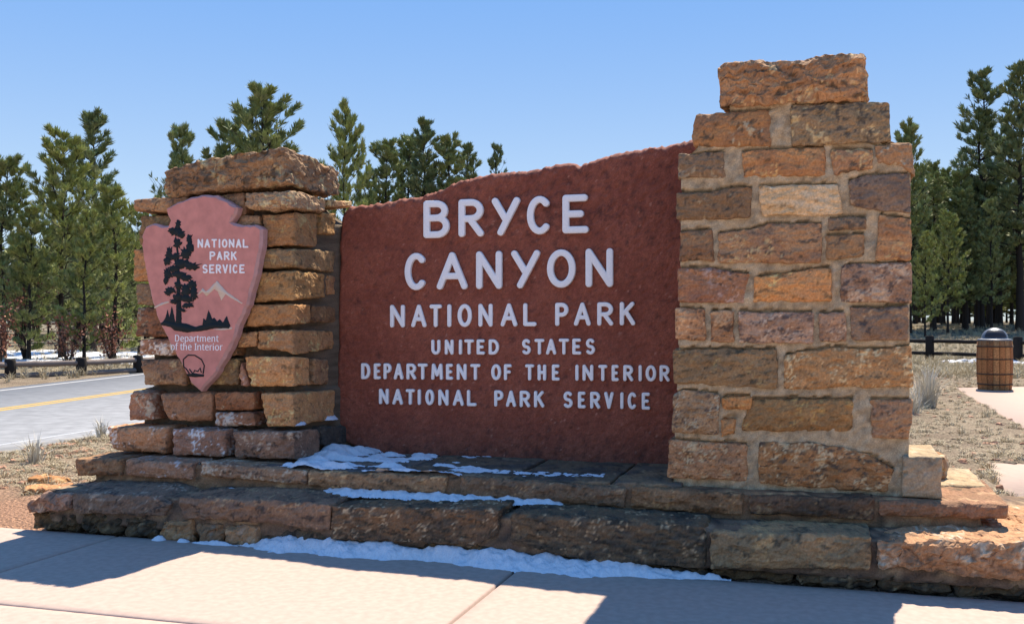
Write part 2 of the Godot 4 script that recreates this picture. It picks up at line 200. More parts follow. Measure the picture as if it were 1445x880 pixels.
# ---------------------------------------------------------------- helpers
func numbered(called: String) -> String:
	var n: int = used_names.get(called, 0)
	used_names[called] = n + 1
	return called if n == 0 else "%s_%03d" % [called, n]

func tag(o: Node3D, label: String, category: String, group := "", kind := "") -> Node3D:
	if label: o.set_meta("label", label)
	if category: o.set_meta("category", category)
	if group: o.set_meta("group", group)
	if kind: o.set_meta("kind", kind)
	return o

func thing(called: String, label: String, category: String, where: Transform3D, group := "") -> Node3D:
	var o := Node3D.new()
	o.name = numbered(called)
	add_child(o)
	o.transform = where
	return tag(o, label, category, group)

func structure(called: String, mesh: Mesh, mat: Material, where := Transform3D()) -> MeshInstance3D:
	var o := MeshInstance3D.new()
	o.name = numbered(called)
	o.mesh = mesh
	o.material_override = mat
	o.transform = where
	add_child(o)
	o.set_meta("kind", "structure")
	return o

func part(called: String, mesh: Mesh, mat: Material, parent: Node3D, where := Transform3D()) -> MeshInstance3D:
	var o := MeshInstance3D.new()
	o.name = called
	o.mesh = mesh
	o.material_override = mat
	o.transform = where
	parent.add_child(o, true)
	return o

func at_local(u: float, v: float, w: float) -> Transform3D:
	return frame * Transform3D(Basis(), Vector3(u, v, w))

func finish(v: PackedVector3Array, idx: PackedInt32Array, c := PackedColorArray(), smooth := true) -> ArrayMesh:
	var a := []
	a.resize(Mesh.ARRAY_MAX)
	a[Mesh.ARRAY_VERTEX] = v
	a[Mesh.ARRAY_INDEX] = idx
	if c.size() == v.size(): a[Mesh.ARRAY_COLOR] = c
	var m := ArrayMesh.new()
	if not smooth:
		m.add_surface_from_arrays(Mesh.PRIMITIVE_TRIANGLES, a)
		return m
	var st := SurfaceTool.new()
	st.create_from_arrays(a, Mesh.PRIMITIVE_TRIANGLES)
	st.generate_normals()
	return st.commit()

func noise_texture(size: int, freq: float, octaves: int, lo: float, hi: float, seed_value: int, tint := Color.WHITE, kind := FastNoiseLite.TYPE_SIMPLEX_SMOOTH) -> NoiseTexture2D:
	var n := FastNoiseLite.new()
	n.noise_type = kind
	n.frequency = freq
	n.fractal_octaves = octaves
	n.seed = seed_value
	var t := NoiseTexture2D.new()
	t.width = size
	t.height = size
	t.seamless = true
	t.noise = n
	var g := Gradient.new()
	g.set_color(0, Color(lo * tint.r, lo * tint.g, lo * tint.b))
	g.set_color(1, Color(hi, hi, hi))
	t.color_ramp = g
	return t

func surface(color: Color, rough: float, tex: Texture2D = null, scale := 1.0, relief := 0.0, relief_tex: Texture2D = null, vertex := false, in_world := false) -> StandardMaterial3D:
	var m := StandardMaterial3D.new()
	m.albedo_color = color.linear_to_srgb()
	m.roughness = rough
	m.metallic_specular = 0.3
	m.vertex_color_use_as_albedo = vertex
	if tex or relief_tex:
		m.uv1_triplanar = true
		m.uv1_world_triplanar = in_world
		m.uv1_scale = Vector3.ONE * scale
	if tex: m.albedo_texture = tex
	if relief > 0.0:
		m.heightmap_enabled = true
		m.heightmap_texture = relief_tex
		m.heightmap_scale = relief
	return m

func tint_of(tone: Array, p: Vector3, own: Vector4) -> Color:
	# own: weight of bedding, weight of blotches, brightness, turn of the bedding
	var sc: float = tone[7]
	var q := p * sc
	var lay: float = tone[6]
	var tilt := q.y + q.x * own.w
	var bed := noise_mid.get_noise_3d(q.x * .16, tilt * 1.5, q.z * .16 + 7.0) + .5 * noise_fine.get_noise_3d(q.x * .12, tilt * 1.2, q.z * .12)
	var a := noise_low.get_noise_3d(q.x * .8, q.y * (.8 + lay), q.z) * 1.6 * own.y + bed * (.5 + 1.3 * lay) * own.x
	var c: Color = tone[0].lerp(tone[1], clampf(.5 + a, 0, 1))
	var d := noise_mid.get_noise_3d(q.x * .6 + 31.0, q.y * .8, q.z * .6) * own.y + .75 * noise_fine.get_noise_3d(q.x + 5.0, q.y, q.z) + .55 * bed * own.x
	var dark: float = tone[5]
	c = c.lerp(tone[3], smoothstep(.50 - dark * .7, .80 - dark * .7, d) * .8)
	var light: float = tone[4]
	var e := noise_vein.get_noise_3d(q.x * 1.1, q.y * 1.1 + 90.0, q.z) * .3 + noise_low.get_noise_3d(q.x * .9, q.y * .9 + 12.0, q.z + 60.0) * .75 * own.y + noise_mid.get_noise_3d(q.x, q.y + 70.0, q.z) * .4 + noise_fine.get_noise_3d(q.x, q.y + 3.0, q.z) * .6
	c = c.lerp(tone[2], smoothstep(.62 - light * .85, .88 - light * .85, e) * .88)
	var g := own.z * (1.0 + .30 * noise_fine.get_noise_3d(p.x * 1.6, p.y * 1.6 + 20.0, p.z * 1.6))
	var hue := own.w * .35
	return Color(c.r * g * (1.0 + hue), c.g * g, c.b * g * (1.0 - hue * 1.6))

func axis(h: float, r: float, cell: float) -> PackedFloat32Array:
	var out := PackedFloat32Array([-h, -h + r * .3, -h + r])
	var n := maxi(1, int(ceil((2.0 * h - 2.0 * r) / cell)))
	for i in range(1, n):
		out.append(-h + r + (2.0 * h - 2.0 * r) * i / n)
	out.append_array([h - r, h - r * .3, h])
	return out

func along(p: Array, s: float) -> Vector2:
	# p is a flat list of x, y; s runs 0..1 over its length in x
	var n := p.size() / 2
	var x := lerpf(p[0], p[2 * n - 2], clampf(s, 0, 1))
	for i in range(n - 1):
		if x <= p[2 * i + 2] or i == n - 2:
			var f: float = (x - p[2 * i]) / maxf(p[2 * i + 2] - p[2 * i], 1e-5)
			return Vector2(x, lerpf(p[2 * i + 1], p[2 * i + 3], f))
	return Vector2(p[0], p[1])

# A quarry-faced block: front outline between a bottom and a top line, pushed back by a depth, rounded and roughened.
func rock(spec: Array, base: Vector3, seed_value: int, cell := .0105, amp := .009, back := false) -> ArrayMesh:
	var w: float = spec[0]
	var b: Array = spec[1]
	var t: Array = spec[2]
	var d: float = spec[3]
	var tone: Array = STONE_TONES[spec[4]]
	var off: Array = spec[5]
	var o: Dictionary = spec[6]
	amp = o.get("amp", amp)
	back = back or o.has("back")
	var rise: float = o.get("rise", 0.0)
	var nb := b.size()
	var nt := t.size()
	var hx: float = .25 * (b[nb - 2] - b[0] + t[nt - 2] - t[0])
	var hy: float = .5 * absf(along(t, .5).y - along(b, .5).y)
	var hz := d * .5
	var r: float = minf(o.get("r", .013), minf(hx, minf(hy, hz)) * .45)
	var xs := axis(hx, r, cell)
	var ys := axis(hy, r, cell)
	var zs := axis(hz, r, cell * 2.2)
	var right_b := Vector3(0, 0, -d)
	var right_t := right_b
	if off.size() == 6:
		right_b = Vector3(off[0], off[1], off[2])
		right_t = Vector3(off[3], off[4], off[5])
		zs = axis(hz, r, cell * 1.1)
	var nx := xs.size()
	var ny := ys.size()
	var nz := zs.size()
	var shift := Vector3(seed_value * 3.71, seed_value * 1.93, seed_value * 2.57)
	rng.seed = seed_value * 97 + 13
	var own := Vector4(rng.randf_range(.3, 1.3), rng.randf_range(.5, 1.3), rng.randf_range(.74, 1.22), rng.randf_range(-.3, .3))
	var ids := {}
	var v := PackedVector3Array()
	var c := PackedColorArray()
	var idx := PackedInt32Array()
	var inner := Vector3(hx - r, hy - r, hz - r)
	var faces := [[2, nz - 1, false], [0, 0, true], [0, nx - 1, false], [1, 0, true], [1, ny - 1, false]]
	if back: faces.append([2, 0, true])
	for f in faces:
		var ax: int = f[0]
		var na := ny if ax == 0 else nx
		var nc := ny if ax == 2 else nz
		var grid := PackedInt32Array()
		grid.resize(na * nc)
		for ia in na:
			for ic in nc:
				var i: int = f[1] if ax == 0 else ia
				var j: int = f[1] if ax == 1 else (ia if ax == 0 else ic)
				var k: int = f[1] if ax == 2 else ic
				var key := i + j * 1000 + k * 1000000
				if not ids.has(key):
					var q := Vector3(xs[i], ys[j], zs[k])
					var inn := q.clamp(-inner, inner)
					var e := q - inn
					var p := inn + e.normalized() * r if e.length_squared() > 1e-12 else q
					var s := (p.x / hx + 1.0) * .5
					var tt := (p.y / hy + 1.0) * .5
					var fr := 1.0 - (p.z / hz + 1.0) * .5
					var pb := along(b, s)
					var pt := along(t, s)
					var p2 := pb.lerp(pt, tt)
					var back_off := Vector3(0, 0, -d).lerp(right_b.lerp(right_t, tt), s)
					var pos := Vector3(p2.x, p2.y, w) + back_off * fr
					pos.y += rise * fr * tt
					var sp := pos + shift
					var n1 := noise_low.get_noise_3d(sp.x, sp.y, sp.z)
					var n2 := noise_mid.get_noise_3d(sp.x, sp.y, sp.z)
					var n3 := noise_mid.get_noise_3d(sp.x + 40.0, sp.y, sp.z)
					var n4 := noise_mid.get_noise_3d(sp.x, sp.y + 40.0, sp.z)
					var vein := noise_vein.get_noise_3d(sp.x * .7, sp.y * 1.4, sp.z * .7)
					pos += Vector3(n3 * .9, n4 * .9, n1 * 1.2 + n2 * 1.5 + vein * 1.3) * amp
					var l1 := noise_low.get_noise_3d(sp.x * 1.3 + 11.0, sp.y * 1.3, sp.z)
					var l2 := noise_low.get_noise_3d(sp.x * 1.3, sp.y * 1.3 + 23.0, sp.z)
					pos += Vector3(l1, l2, 0) * amp * .9
					# chipped arrises
					var rim := maxf(absf(p.x) - hx + .045, absf(p.y) - hy + .045) / .045
					if rim > 0.0 and fr < .5: pos.z -= rim * rim * .05 * maxf(0.0, n2 + .6 * n3 - .05)
					pos.z += .012 * (1.0 - pow(absf(2.0 * s - 1.0), 3.0)) * (1.0 - pow(absf(2.0 * tt - 1.0), 3.0)) * (1.0 - fr)
					ids[key] = v.size()
					v.append(pos - base)
					c.append(tint_of(tone, sp, own))
				grid[ia * nc + ic] = ids[key]
		var flip: bool = f[2] != (ax == 1)
		for ia in na - 1:
			for ic in nc - 1:
				var a0 := grid[ia * nc + ic]
				var a1 := grid[(ia + 1) * nc + ic]
				var a2 := grid[(ia + 1) * nc + ic + 1]
				var a3 := grid[ia * nc + ic + 1]
				if flip:
					idx.append_array([a0, a1, a2, a0, a2, a3])
				else:
					idx.append_array([a0, a2, a1, a0, a3, a2])
	return finish(v, idx, c, false)

# Mortar behind the face stones: a rough sheet between the outline's left and right edges, grooved just above each stone, wrapped back at the sides and top.
func mortar_body(outline: Array, w: float, depth: float, base: Vector3, stones: Array, groove: float, color: Color, amp: float, skew := 0.0, cell := .013) -> ArrayMesh:
	var n := outline.size() / 3
	var v0: float = outline[0]
	var v1: float = outline[3 * (n - 1)]
	var rows := int(absf(v1 - v0) / cell)
	var cols := int(1.45 / cell)
	var pad := 6
	var v := PackedVector3Array()
	var c := PackedColorArray()
	var idx := PackedInt32Array()
	var total := cols + 1 + 2 * pad
	for j in rows + 1:
		var y := lerpf(v0, v1, float(j) / rows)
		var k := 0
		while k < n - 2 and y > outline[3 * (k + 1)]: k += 1
		var f := clampf((y - outline[3 * k]) / (outline[3 * k + 3] - outline[3 * k]), 0, 1)
		var ul := lerpf(outline[3 * k + 1], outline[3 * k + 4], f)
		var ur := lerpf(outline[3 * k + 2], outline[3 * k + 5], f)
		var near := []
		for s in stones:
			var tp: Array = s[2]
			var lo: float = minf(tp[1], tp[tp.size() - 1]) - .03
			if y > lo and y < lo + .13: near.append(tp)
		for i in total:
			var x: float
			var z := 0.0
			if i < pad:
				x = ul
				z = -depth * float(pad - i) / pad
			elif i > cols + pad:
				x = ur + skew * float(i - cols - pad) / pad
				z = -depth * float(i - cols - pad) / pad
			else:
				x = lerpf(ul, ur, float(i - pad) / cols)
				var g := 0.0
				for tp in near:
					if x > tp[0] + .01 and x < tp[tp.size() - 2] - .01:
						var top := along(tp, (x - tp[0]) / (tp[tp.size() - 2] - tp[0])).y
						var e: float = y - top
						var wide := .014 + .010 * noise_low.get_noise_2d(x * 2.0, top * 9.0)
						if e > -.012 and e < wide: g = groove
				z = -g
			var sp := Vector3(x, y, z) + Vector3(17, 3, 9)
			z += amp * (noise_low.get_noise_3d(sp.x, sp.y, sp.z) * 1.6 + noise_mid.get_noise_3d(sp.x, sp.y, sp.z) * 1.6 + noise_fine.get_noise_3d(sp.x, sp.y, sp.z) * .5)
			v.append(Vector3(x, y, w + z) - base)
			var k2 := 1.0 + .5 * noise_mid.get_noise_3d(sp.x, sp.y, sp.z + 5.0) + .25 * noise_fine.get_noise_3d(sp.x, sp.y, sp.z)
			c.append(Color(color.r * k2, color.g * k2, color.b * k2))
	for j in rows:
		for i in total - 1:
			var a := j * total + i
			idx.append_array([a, a + total, a + total + 1, a, a + total + 1, a + 1])
	# close the top
	var last := rows * total
	for i in range(0, total / 2):
		var p := last + i
		var q := last + total - 1 - i
		if q - p < 2: break
		idx.append_array([p, q, q - 1, p, q - 1, p + 1])
	return finish(v, idx, c)

func box_rock(u0: float, u1: float, v0: float, v1: float, w_front: float, depth: float, tone: String, base: Vector3, seed_value: int, opts := {}, cell := .02) -> ArrayMesh:
	return rock([w_front, [u0, v0, u1, v0], [u0, v1, u1, v1], depth, tone, [], opts], base, seed_value, cell)

func tube(v: PackedVector3Array, idx: PackedInt32Array, path: PackedVector3Array, radii: PackedFloat32Array, sides: int, c: PackedColorArray, col: Color) -> void:
	var first := v.size()
	for i in path.size():
		var dir := (path[mini(i + 1, path.size() - 1)] - path[maxi(i - 1, 0)]).normalized()
		var side := dir.cross(Vector3(.31, .2, .93)).normalized()
		var up := side.cross(dir).normalized()
		for s in sides:
			var a := TAU * s / sides
			v.append(path[i] + (side * cos(a) + up * sin(a)) * radii[i])
			c.append(col)
	for i in path.size() - 1:
		for s in sides:
			var a0 := first + i * sides + s
			var a1 := first + i * sides + (s + 1) % sides
			idx.append_array([a0, a0 + sides, a1, a1, a0 + sides, a1 + sides])

func closed_tube(path: PackedVector3Array, radii: PackedFloat32Array, sides: int) -> ArrayMesh:
	var v := PackedVector3Array()
	var c := PackedColorArray()
	var idx := PackedInt32Array()
	tube(v, idx, path, radii, sides, c, Color.WHITE)
	for end in 2:
		var o := v.size()
		var ring := 0 if end == 0 else (path.size() - 1) * sides
		v.append(path[0] if end == 0 else path[path.size() - 1])
		c.append(Color.WHITE)
		for s in sides:
			var p := ring + s
			var q := ring + (s + 1) % sides
			if end == 0: idx.append_array([o, p, q])
			else: idx.append_array([o, q, p])
	return finish(v, idx)

# ---------------------------------------------------------------- lettering
func arc(cx: float, cy: float, rx: float, ry: float, a0: float, a1: float, n := 12) -> PackedVector2Array:
	var o := PackedVector2Array()
	for i in n + 1:
		var a := deg_to_rad(lerpf(a0, a1, float(i) / n))
		o.append(Vector2(cx + rx * cos(a), cy + ry * sin(a)))
	return o

func line(p: Array) -> PackedVector2Array:
	var o := PackedVector2Array()
	for i in p.size() / 2: o.append(Vector2(p[2 * i], p[2 * i + 1]))
	return o

func strokes(ch: String) -> Array:
	match ch:
		"A": return [line([0, 0, .5, 1]), line([.5, 1, 1, 0]), line([.2, .33, .8, .33])]
		"B": return [line([0, 0, 0, 1]), line([0, 1, .5, 1]) + arc(.5, .77, .42, .23, 90, -90) + line([0, .54]), line([.52, .54, .55, .54]) + arc(.55, .27, .45, .27, 90, -90) + line([0, 0])]
		"C": return [arc(.5, .5, .5, .5, 48, 312, 22)]
		"D": return [line([0, 0, 0, 1]), line([0, 1, .4, 1]) + arc(.4, .5, .6, .5, 90, -90, 16) + line([0, 0])]
		"E": return [line([0, 0, 0, 1]), line([0, 1, .95, 1]), line([0, .5, .75, .5]), line([0, 0, 1, 0])]
		"F": return [line([0, 0, 0, 1]), line([0, 1, 1, 1]), line([0, .52, .8, .52])]
		"H": return [line([0, 0, 0, 1]), line([1, 0, 1, 1]), line([0, .5, 1, .5])]
		"I": return [line([.5, 0, .5, 1])]
		"K": return [line([0, 0, 0, 1]), line([.92, 1, 0, .42]), line([.34, .62, 1, 0])]
		"L": return [line([0, 1, 0, 0]), line([0, 0, 1, 0])]
		"M": return [line([0, 0, .08, 1]), line([.08, 1, .5, .25]), line([.5, .25, .92, 1]), line([.92, 1, 1, 0])]
		"N": return [line([0, 0, 0, 1]), line([0, 1, 1, 0]), line([1, 0, 1, 1])]
		"O": return [arc(.5, .5, .5, .5, 0, 360, 32)]
		"P": return [line([0, 0, 0, 1]), line([0, 1, .5, 1]) + arc(.5, .74, .5, .26, 90, -90) + line([0, .48])]
		"R": return [line([0, 0, 0, 1]), line([0, 1, .5, 1]) + arc(.5, .74, .48, .26, 90, -90) + line([0, .48]), line([.42, .48, 1, 0])]
		"S": return [arc(.5, .75, .45, .25, 35, 270, 14) + arc(.5, .25, .48, .25, 90, -145, 14)]
		"T": return [line([0, 1, 1, 1]), line([.5, 1, .5, 0])]
		"U": return [line([0, 1, 0, .35]) + arc(.5, .35, .5, .35, 180, 360, 14) + line([1, 1])]
		"V": return [line([0, 1, .5, 0]), line([.5, 0, 1, 1])]
		"Y": return [line([0, 1, .46, .45]), line([1, 1, .26, 0])]
	return []

# Rounded strokes with a flat-topped, soft-edged section, standing proud of the face.
func letter_mesh(ch: String, wide: float, high: float, stroke: float, raised: float) -> ArrayMesh:
	var v := PackedVector3Array()
	var idx := PackedInt32Array()
	var h := stroke * .5
	var prof := [[1.0, -.004], [1.0, raised * .78], [.93, raised * .93], [.80, raised * .985], [0.0, raised], [-.80, raised * .985], [-.93, raised * .93], [-1.0, raised * .78], [-1.0, -.004]]
	for s in strokes(ch):
		var p := PackedVector2Array()
		for q in s:
			var pt := Vector2(h + q.x * maxf(wide - stroke, 0.0), h + q.y * (high - stroke))
			if ch == "I": pt.x = wide * .5
			if p.is_empty() or p[p.size() - 1].distance_to(pt) > 1e-4: p.append(pt)
		var n := p.size()
		var closed := p[0].distance_to(p[n - 1]) < 1e-3
		# rows: round start cap, body, round end cap
		var rows := []
		if not closed:
			var d0 := (p[0] - p[1]).normalized()
			for i in range(5, 0, -1):
				var a := deg_to_rad(90.0 * i / 5.0)
				rows.append([p[0] + d0 * sin(a) * h, d0, cos(a)])
		for i in n:
			var d1 := (p[mini(i + 1, n - 1)] - p[maxi(i - 1, 0)])
			if closed and (i == 0 or i == n - 1): d1 = p[1] - p[n - 2]
			d1 = d1.normalized()
			rows.append([p[i], -d1, 1.0])
		if not closed:
			var d2 := (p[n - 1] - p[n - 2]).normalized()
			for i in range(1, 6):
				var a := deg_to_rad(90.0 * i / 5.0)
				rows.append([p[n - 1] + d2 * sin(a) * h, -d2, cos(a)])
		var first := v.size()
		for r in rows:
			var dir: Vector2 = r[1]
			var nrm := Vector2(-dir.y, dir.x)
			for pr in prof:
				var q: Vector2 = r[0] + nrm * (pr[0] * h * maxf(r[2], .02))
				var fall: float = pr[1]
				if r[2] < .6: fall = minf(fall, raised * (.45 + .55 * sqrt(maxf(r[2], 0.0) / .6)))
				v.append(Vector3(q.x, q.y, fall))
		var m := prof.size()
		for i in rows.size() - 1:
			for j in m - 1:
				var a := first + i * m + j
				idx.append_array([a, a + 1, a + m, a + 1, a + m + 1, a + m])
	return finish(v, idx)

func plate(points: Array, thick: float, base: Vector3, w: float, ragged := 0.0) -> ArrayMesh:
	# a flat shape of real thickness from a list of x, y
	var poly := PackedVector2Array()
	var count := points.size() / 2
	for i in count:
		var pa := Vector2(points[2 * i], points[2 * i + 1])
		var pb := Vector2(points[(2 * i + 2) % (2 * count)], points[(2 * i + 3) % (2 * count)])
		var parts := maxi(1, int(pa.distance_to(pb) / .012)) if ragged > 0.0 else 1
		for j in parts:
			var pc := pa.lerp(pb, float(j) / parts)
			poly.append(pc - Vector2(base.x, base.y) + Vector2(noise_fine.get_noise_2d(pc.x, pc.y), noise_fine.get_noise_2d(pc.x + 9.0, pc.y)) * ragged)
	if Geometry2D.is_polygon_clockwise(poly): poly.reverse()
	var tri := Geometry2D.triangulate_polygon(poly)
	var v := PackedVector3Array()
	var idx := PackedInt32Array()
	for p in poly: v.append(Vector3(p.x, p.y, w + thick - base.z))
	for i in tri.size() / 3:
		var a := poly[tri[3 * i]]
		var b := poly[tri[3 * i + 1]]
		var d := poly[tri[3 * i + 2]]
		if (b - a).cross(d - a) > 0: idx.append_array([tri[3 * i], tri[3 * i + 2], tri[3 * i + 1]])
		else: idx.append_array([tri[3 * i], tri[3 * i + 1], tri[3 * i + 2]])
	var n := poly.size()
	for i in n:
		var p := poly[i]
		var q := poly[(i + 1) % n]
		var s := v.size()
		v.append_array([Vector3(p.x, p.y, w + thick - base.z), Vector3(q.x, q.y, w + thick - base.z), Vector3(q.x, q.y, w - base.z), Vector3(p.x, p.y, w - base.z)])
		idx.append_array([s, s + 1, s + 2, s, s + 2, s + 3])
	return finish(v, idx)

# ---------------------------------------------------------------- the monument
func build_pillar(called: String, label: String, base: Vector3, stones: Array, outline: Array, w_mortar: float, depth: float, groove: float, mortar_color: Color, amp: float, skew := 0.0) -> Node3D:
	var p := thing(called, label, "pillar", at_local(base.x, base.y, base.z), "stone pillars of the entrance sign")
	var n := 0
	for s in stones:
		n += 1
		part("stone", rock(s, base, n + int(base.x * 10.0) + 40), mats.stone, p)
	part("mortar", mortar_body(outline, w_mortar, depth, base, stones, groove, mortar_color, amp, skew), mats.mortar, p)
	return p

func build_panel() -> void:
	var base := Vector3(-.45, .47, -1.35)
	var p := thing("sign_slab", "large red sandstone slab sign with raised white park lettering between the stone pillars", "sign", at_local(base.x, base.y, base.z))
	var cols := 230
	var rows := 190
	var v := PackedVector3Array()
	var c := PackedColorArray()
	var idx := PackedInt32Array()
	var u0 := -1.90
	var u1 := 1.02
	var w0 := -1.35
	var thick := .26
	var red := Color(.25, .078, .050)
	var red2 := Color(.31, .102, .064)
	var pit := Color(.05, .026, .024)
	for side in 2:
		for j in rows + 1:
			for i in cols + 1:
				var s := float(i) / cols
				var t := float(j) / rows
				var u := lerpf(u0, u1, s)
				var top := along(PANEL_TOP, (u - PANEL_TOP[0]) / (PANEL_TOP[PANEL_TOP.size() - 2] - PANEL_TOP[0])).y
				top += .014 * noise_mid.get_noise_2d(u * 1.2, 3.0) + .007 * noise_fine.get_noise_2d(u, 8.0)
				var bottom := .45 + .13 * pow(clampf((-1.35 - u) / .5, 0, 1), 2.0)
				var y := lerpf(bottom, top, t)
				var left := -1.845 - .05 * (1.0 - t) + .012 * noise_low.get_noise_2d(y, 5.0)
				u = lerpf(left, u1, s)
				var edge := minf(top - y, .25)
				var ledge := u - left
				var round_in := .05 * pow(1.0 - clampf(edge / (.045 + .045 * noise_mid.get_noise_2d(u * .8, 33.0)), 0, 1), 2.0) + .04 * pow(1.0 - clampf(ledge / .04, 0, 1), 2.0)
				var sp := Vector3(u, y, 50.0)
				var n1 := noise_low.get_noise_3d(sp.x * .6, sp.y * .6, 2.0)
				var n2 := noise_mid.get_noise_3d(sp.x, sp.y, 4.0)
				# a broad chipped hollow below the middle of the top edge, and small pits all over
				var chip := smoothstep(.1, .5, noise_mid.get_noise_3d(sp.x * 1.6, sp.y * 1.6, 9.0) + .35 * exp(-pow((u + .05) / .75, 2.0) - pow((y - 2.42) / .2, 2.0)))
				var relief := .007 * n1 + .004 * n2 - .007 * chip
				var z := (w0 - round_in + relief) if side == 0 else (w0 - thick + round_in + .015 * n2)
				v.append(Vector3(u, y, z) - base)
				var k := clampf(.5 + n1 * .9 + n2 * .9, 0, 1)
				var col := red.lerp(red2, k)
				var speck := noise_fine.get_noise_3d(sp.x * 1.2, sp.y * 1.2, 6.0)
				var dark_mask := smoothstep(.24, .6, noise_mid.get_noise_3d(sp.x * .9, sp.y * .9, 14.0) * .75 + speck * .55 + .30 * exp(-pow((u + .1) / .8, 2.0) - pow((y - 2.3) / .28, 2.0)) + .18 * exp(-pow((y - .5) / .1, 2.0)) + .16 * smoothstep(.65, .9, u))  # dark specks, denser near the top middle, the foot and the right end
				col = col.lerp(pit, dark_mask * .6)
				col = col.lerp(Color(.36, .17, .12), smoothstep(.52, .8, speck * .8 + noise_mid.get_noise_3d(sp.x, sp.y, 77.0) * .5))
				var g := 1.0 + .3 * speck
				c.append(Color(col.r * g, col.g * g, col.b * g))
	var m := cols + 1
	var half := (rows + 1) * m
	for j in rows:
		for i in cols:
			var a := j * m + i
			idx.append_array([a, a + m, a + m + 1, a, a + m + 1, a + 1])
			var b := half + a
			idx.append_array([b, b + m + 1, b + m, b, b + 1, b + m + 1])
	for i in cols:
		var a := rows * m + i
		idx.append_array([a, half + a, half + a + 1, a, half + a + 1, a + 1])
	for j in rows:
		var a := j * m
		idx.append_array([a, half + a, half + a + m, a, half + a + m, a + m])
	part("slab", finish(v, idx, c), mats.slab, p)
	for l in LETTERS:
		var mesh := letter_mesh(l[0], l[3] - l[1], l[4] - l[2], l[5] * 1.12, .026 if l[5] > .04 else .016)
		part("letter", mesh, mats.white, p, Transform3D(Basis(), Vector3(l[1], l[2], -1.347) - base))

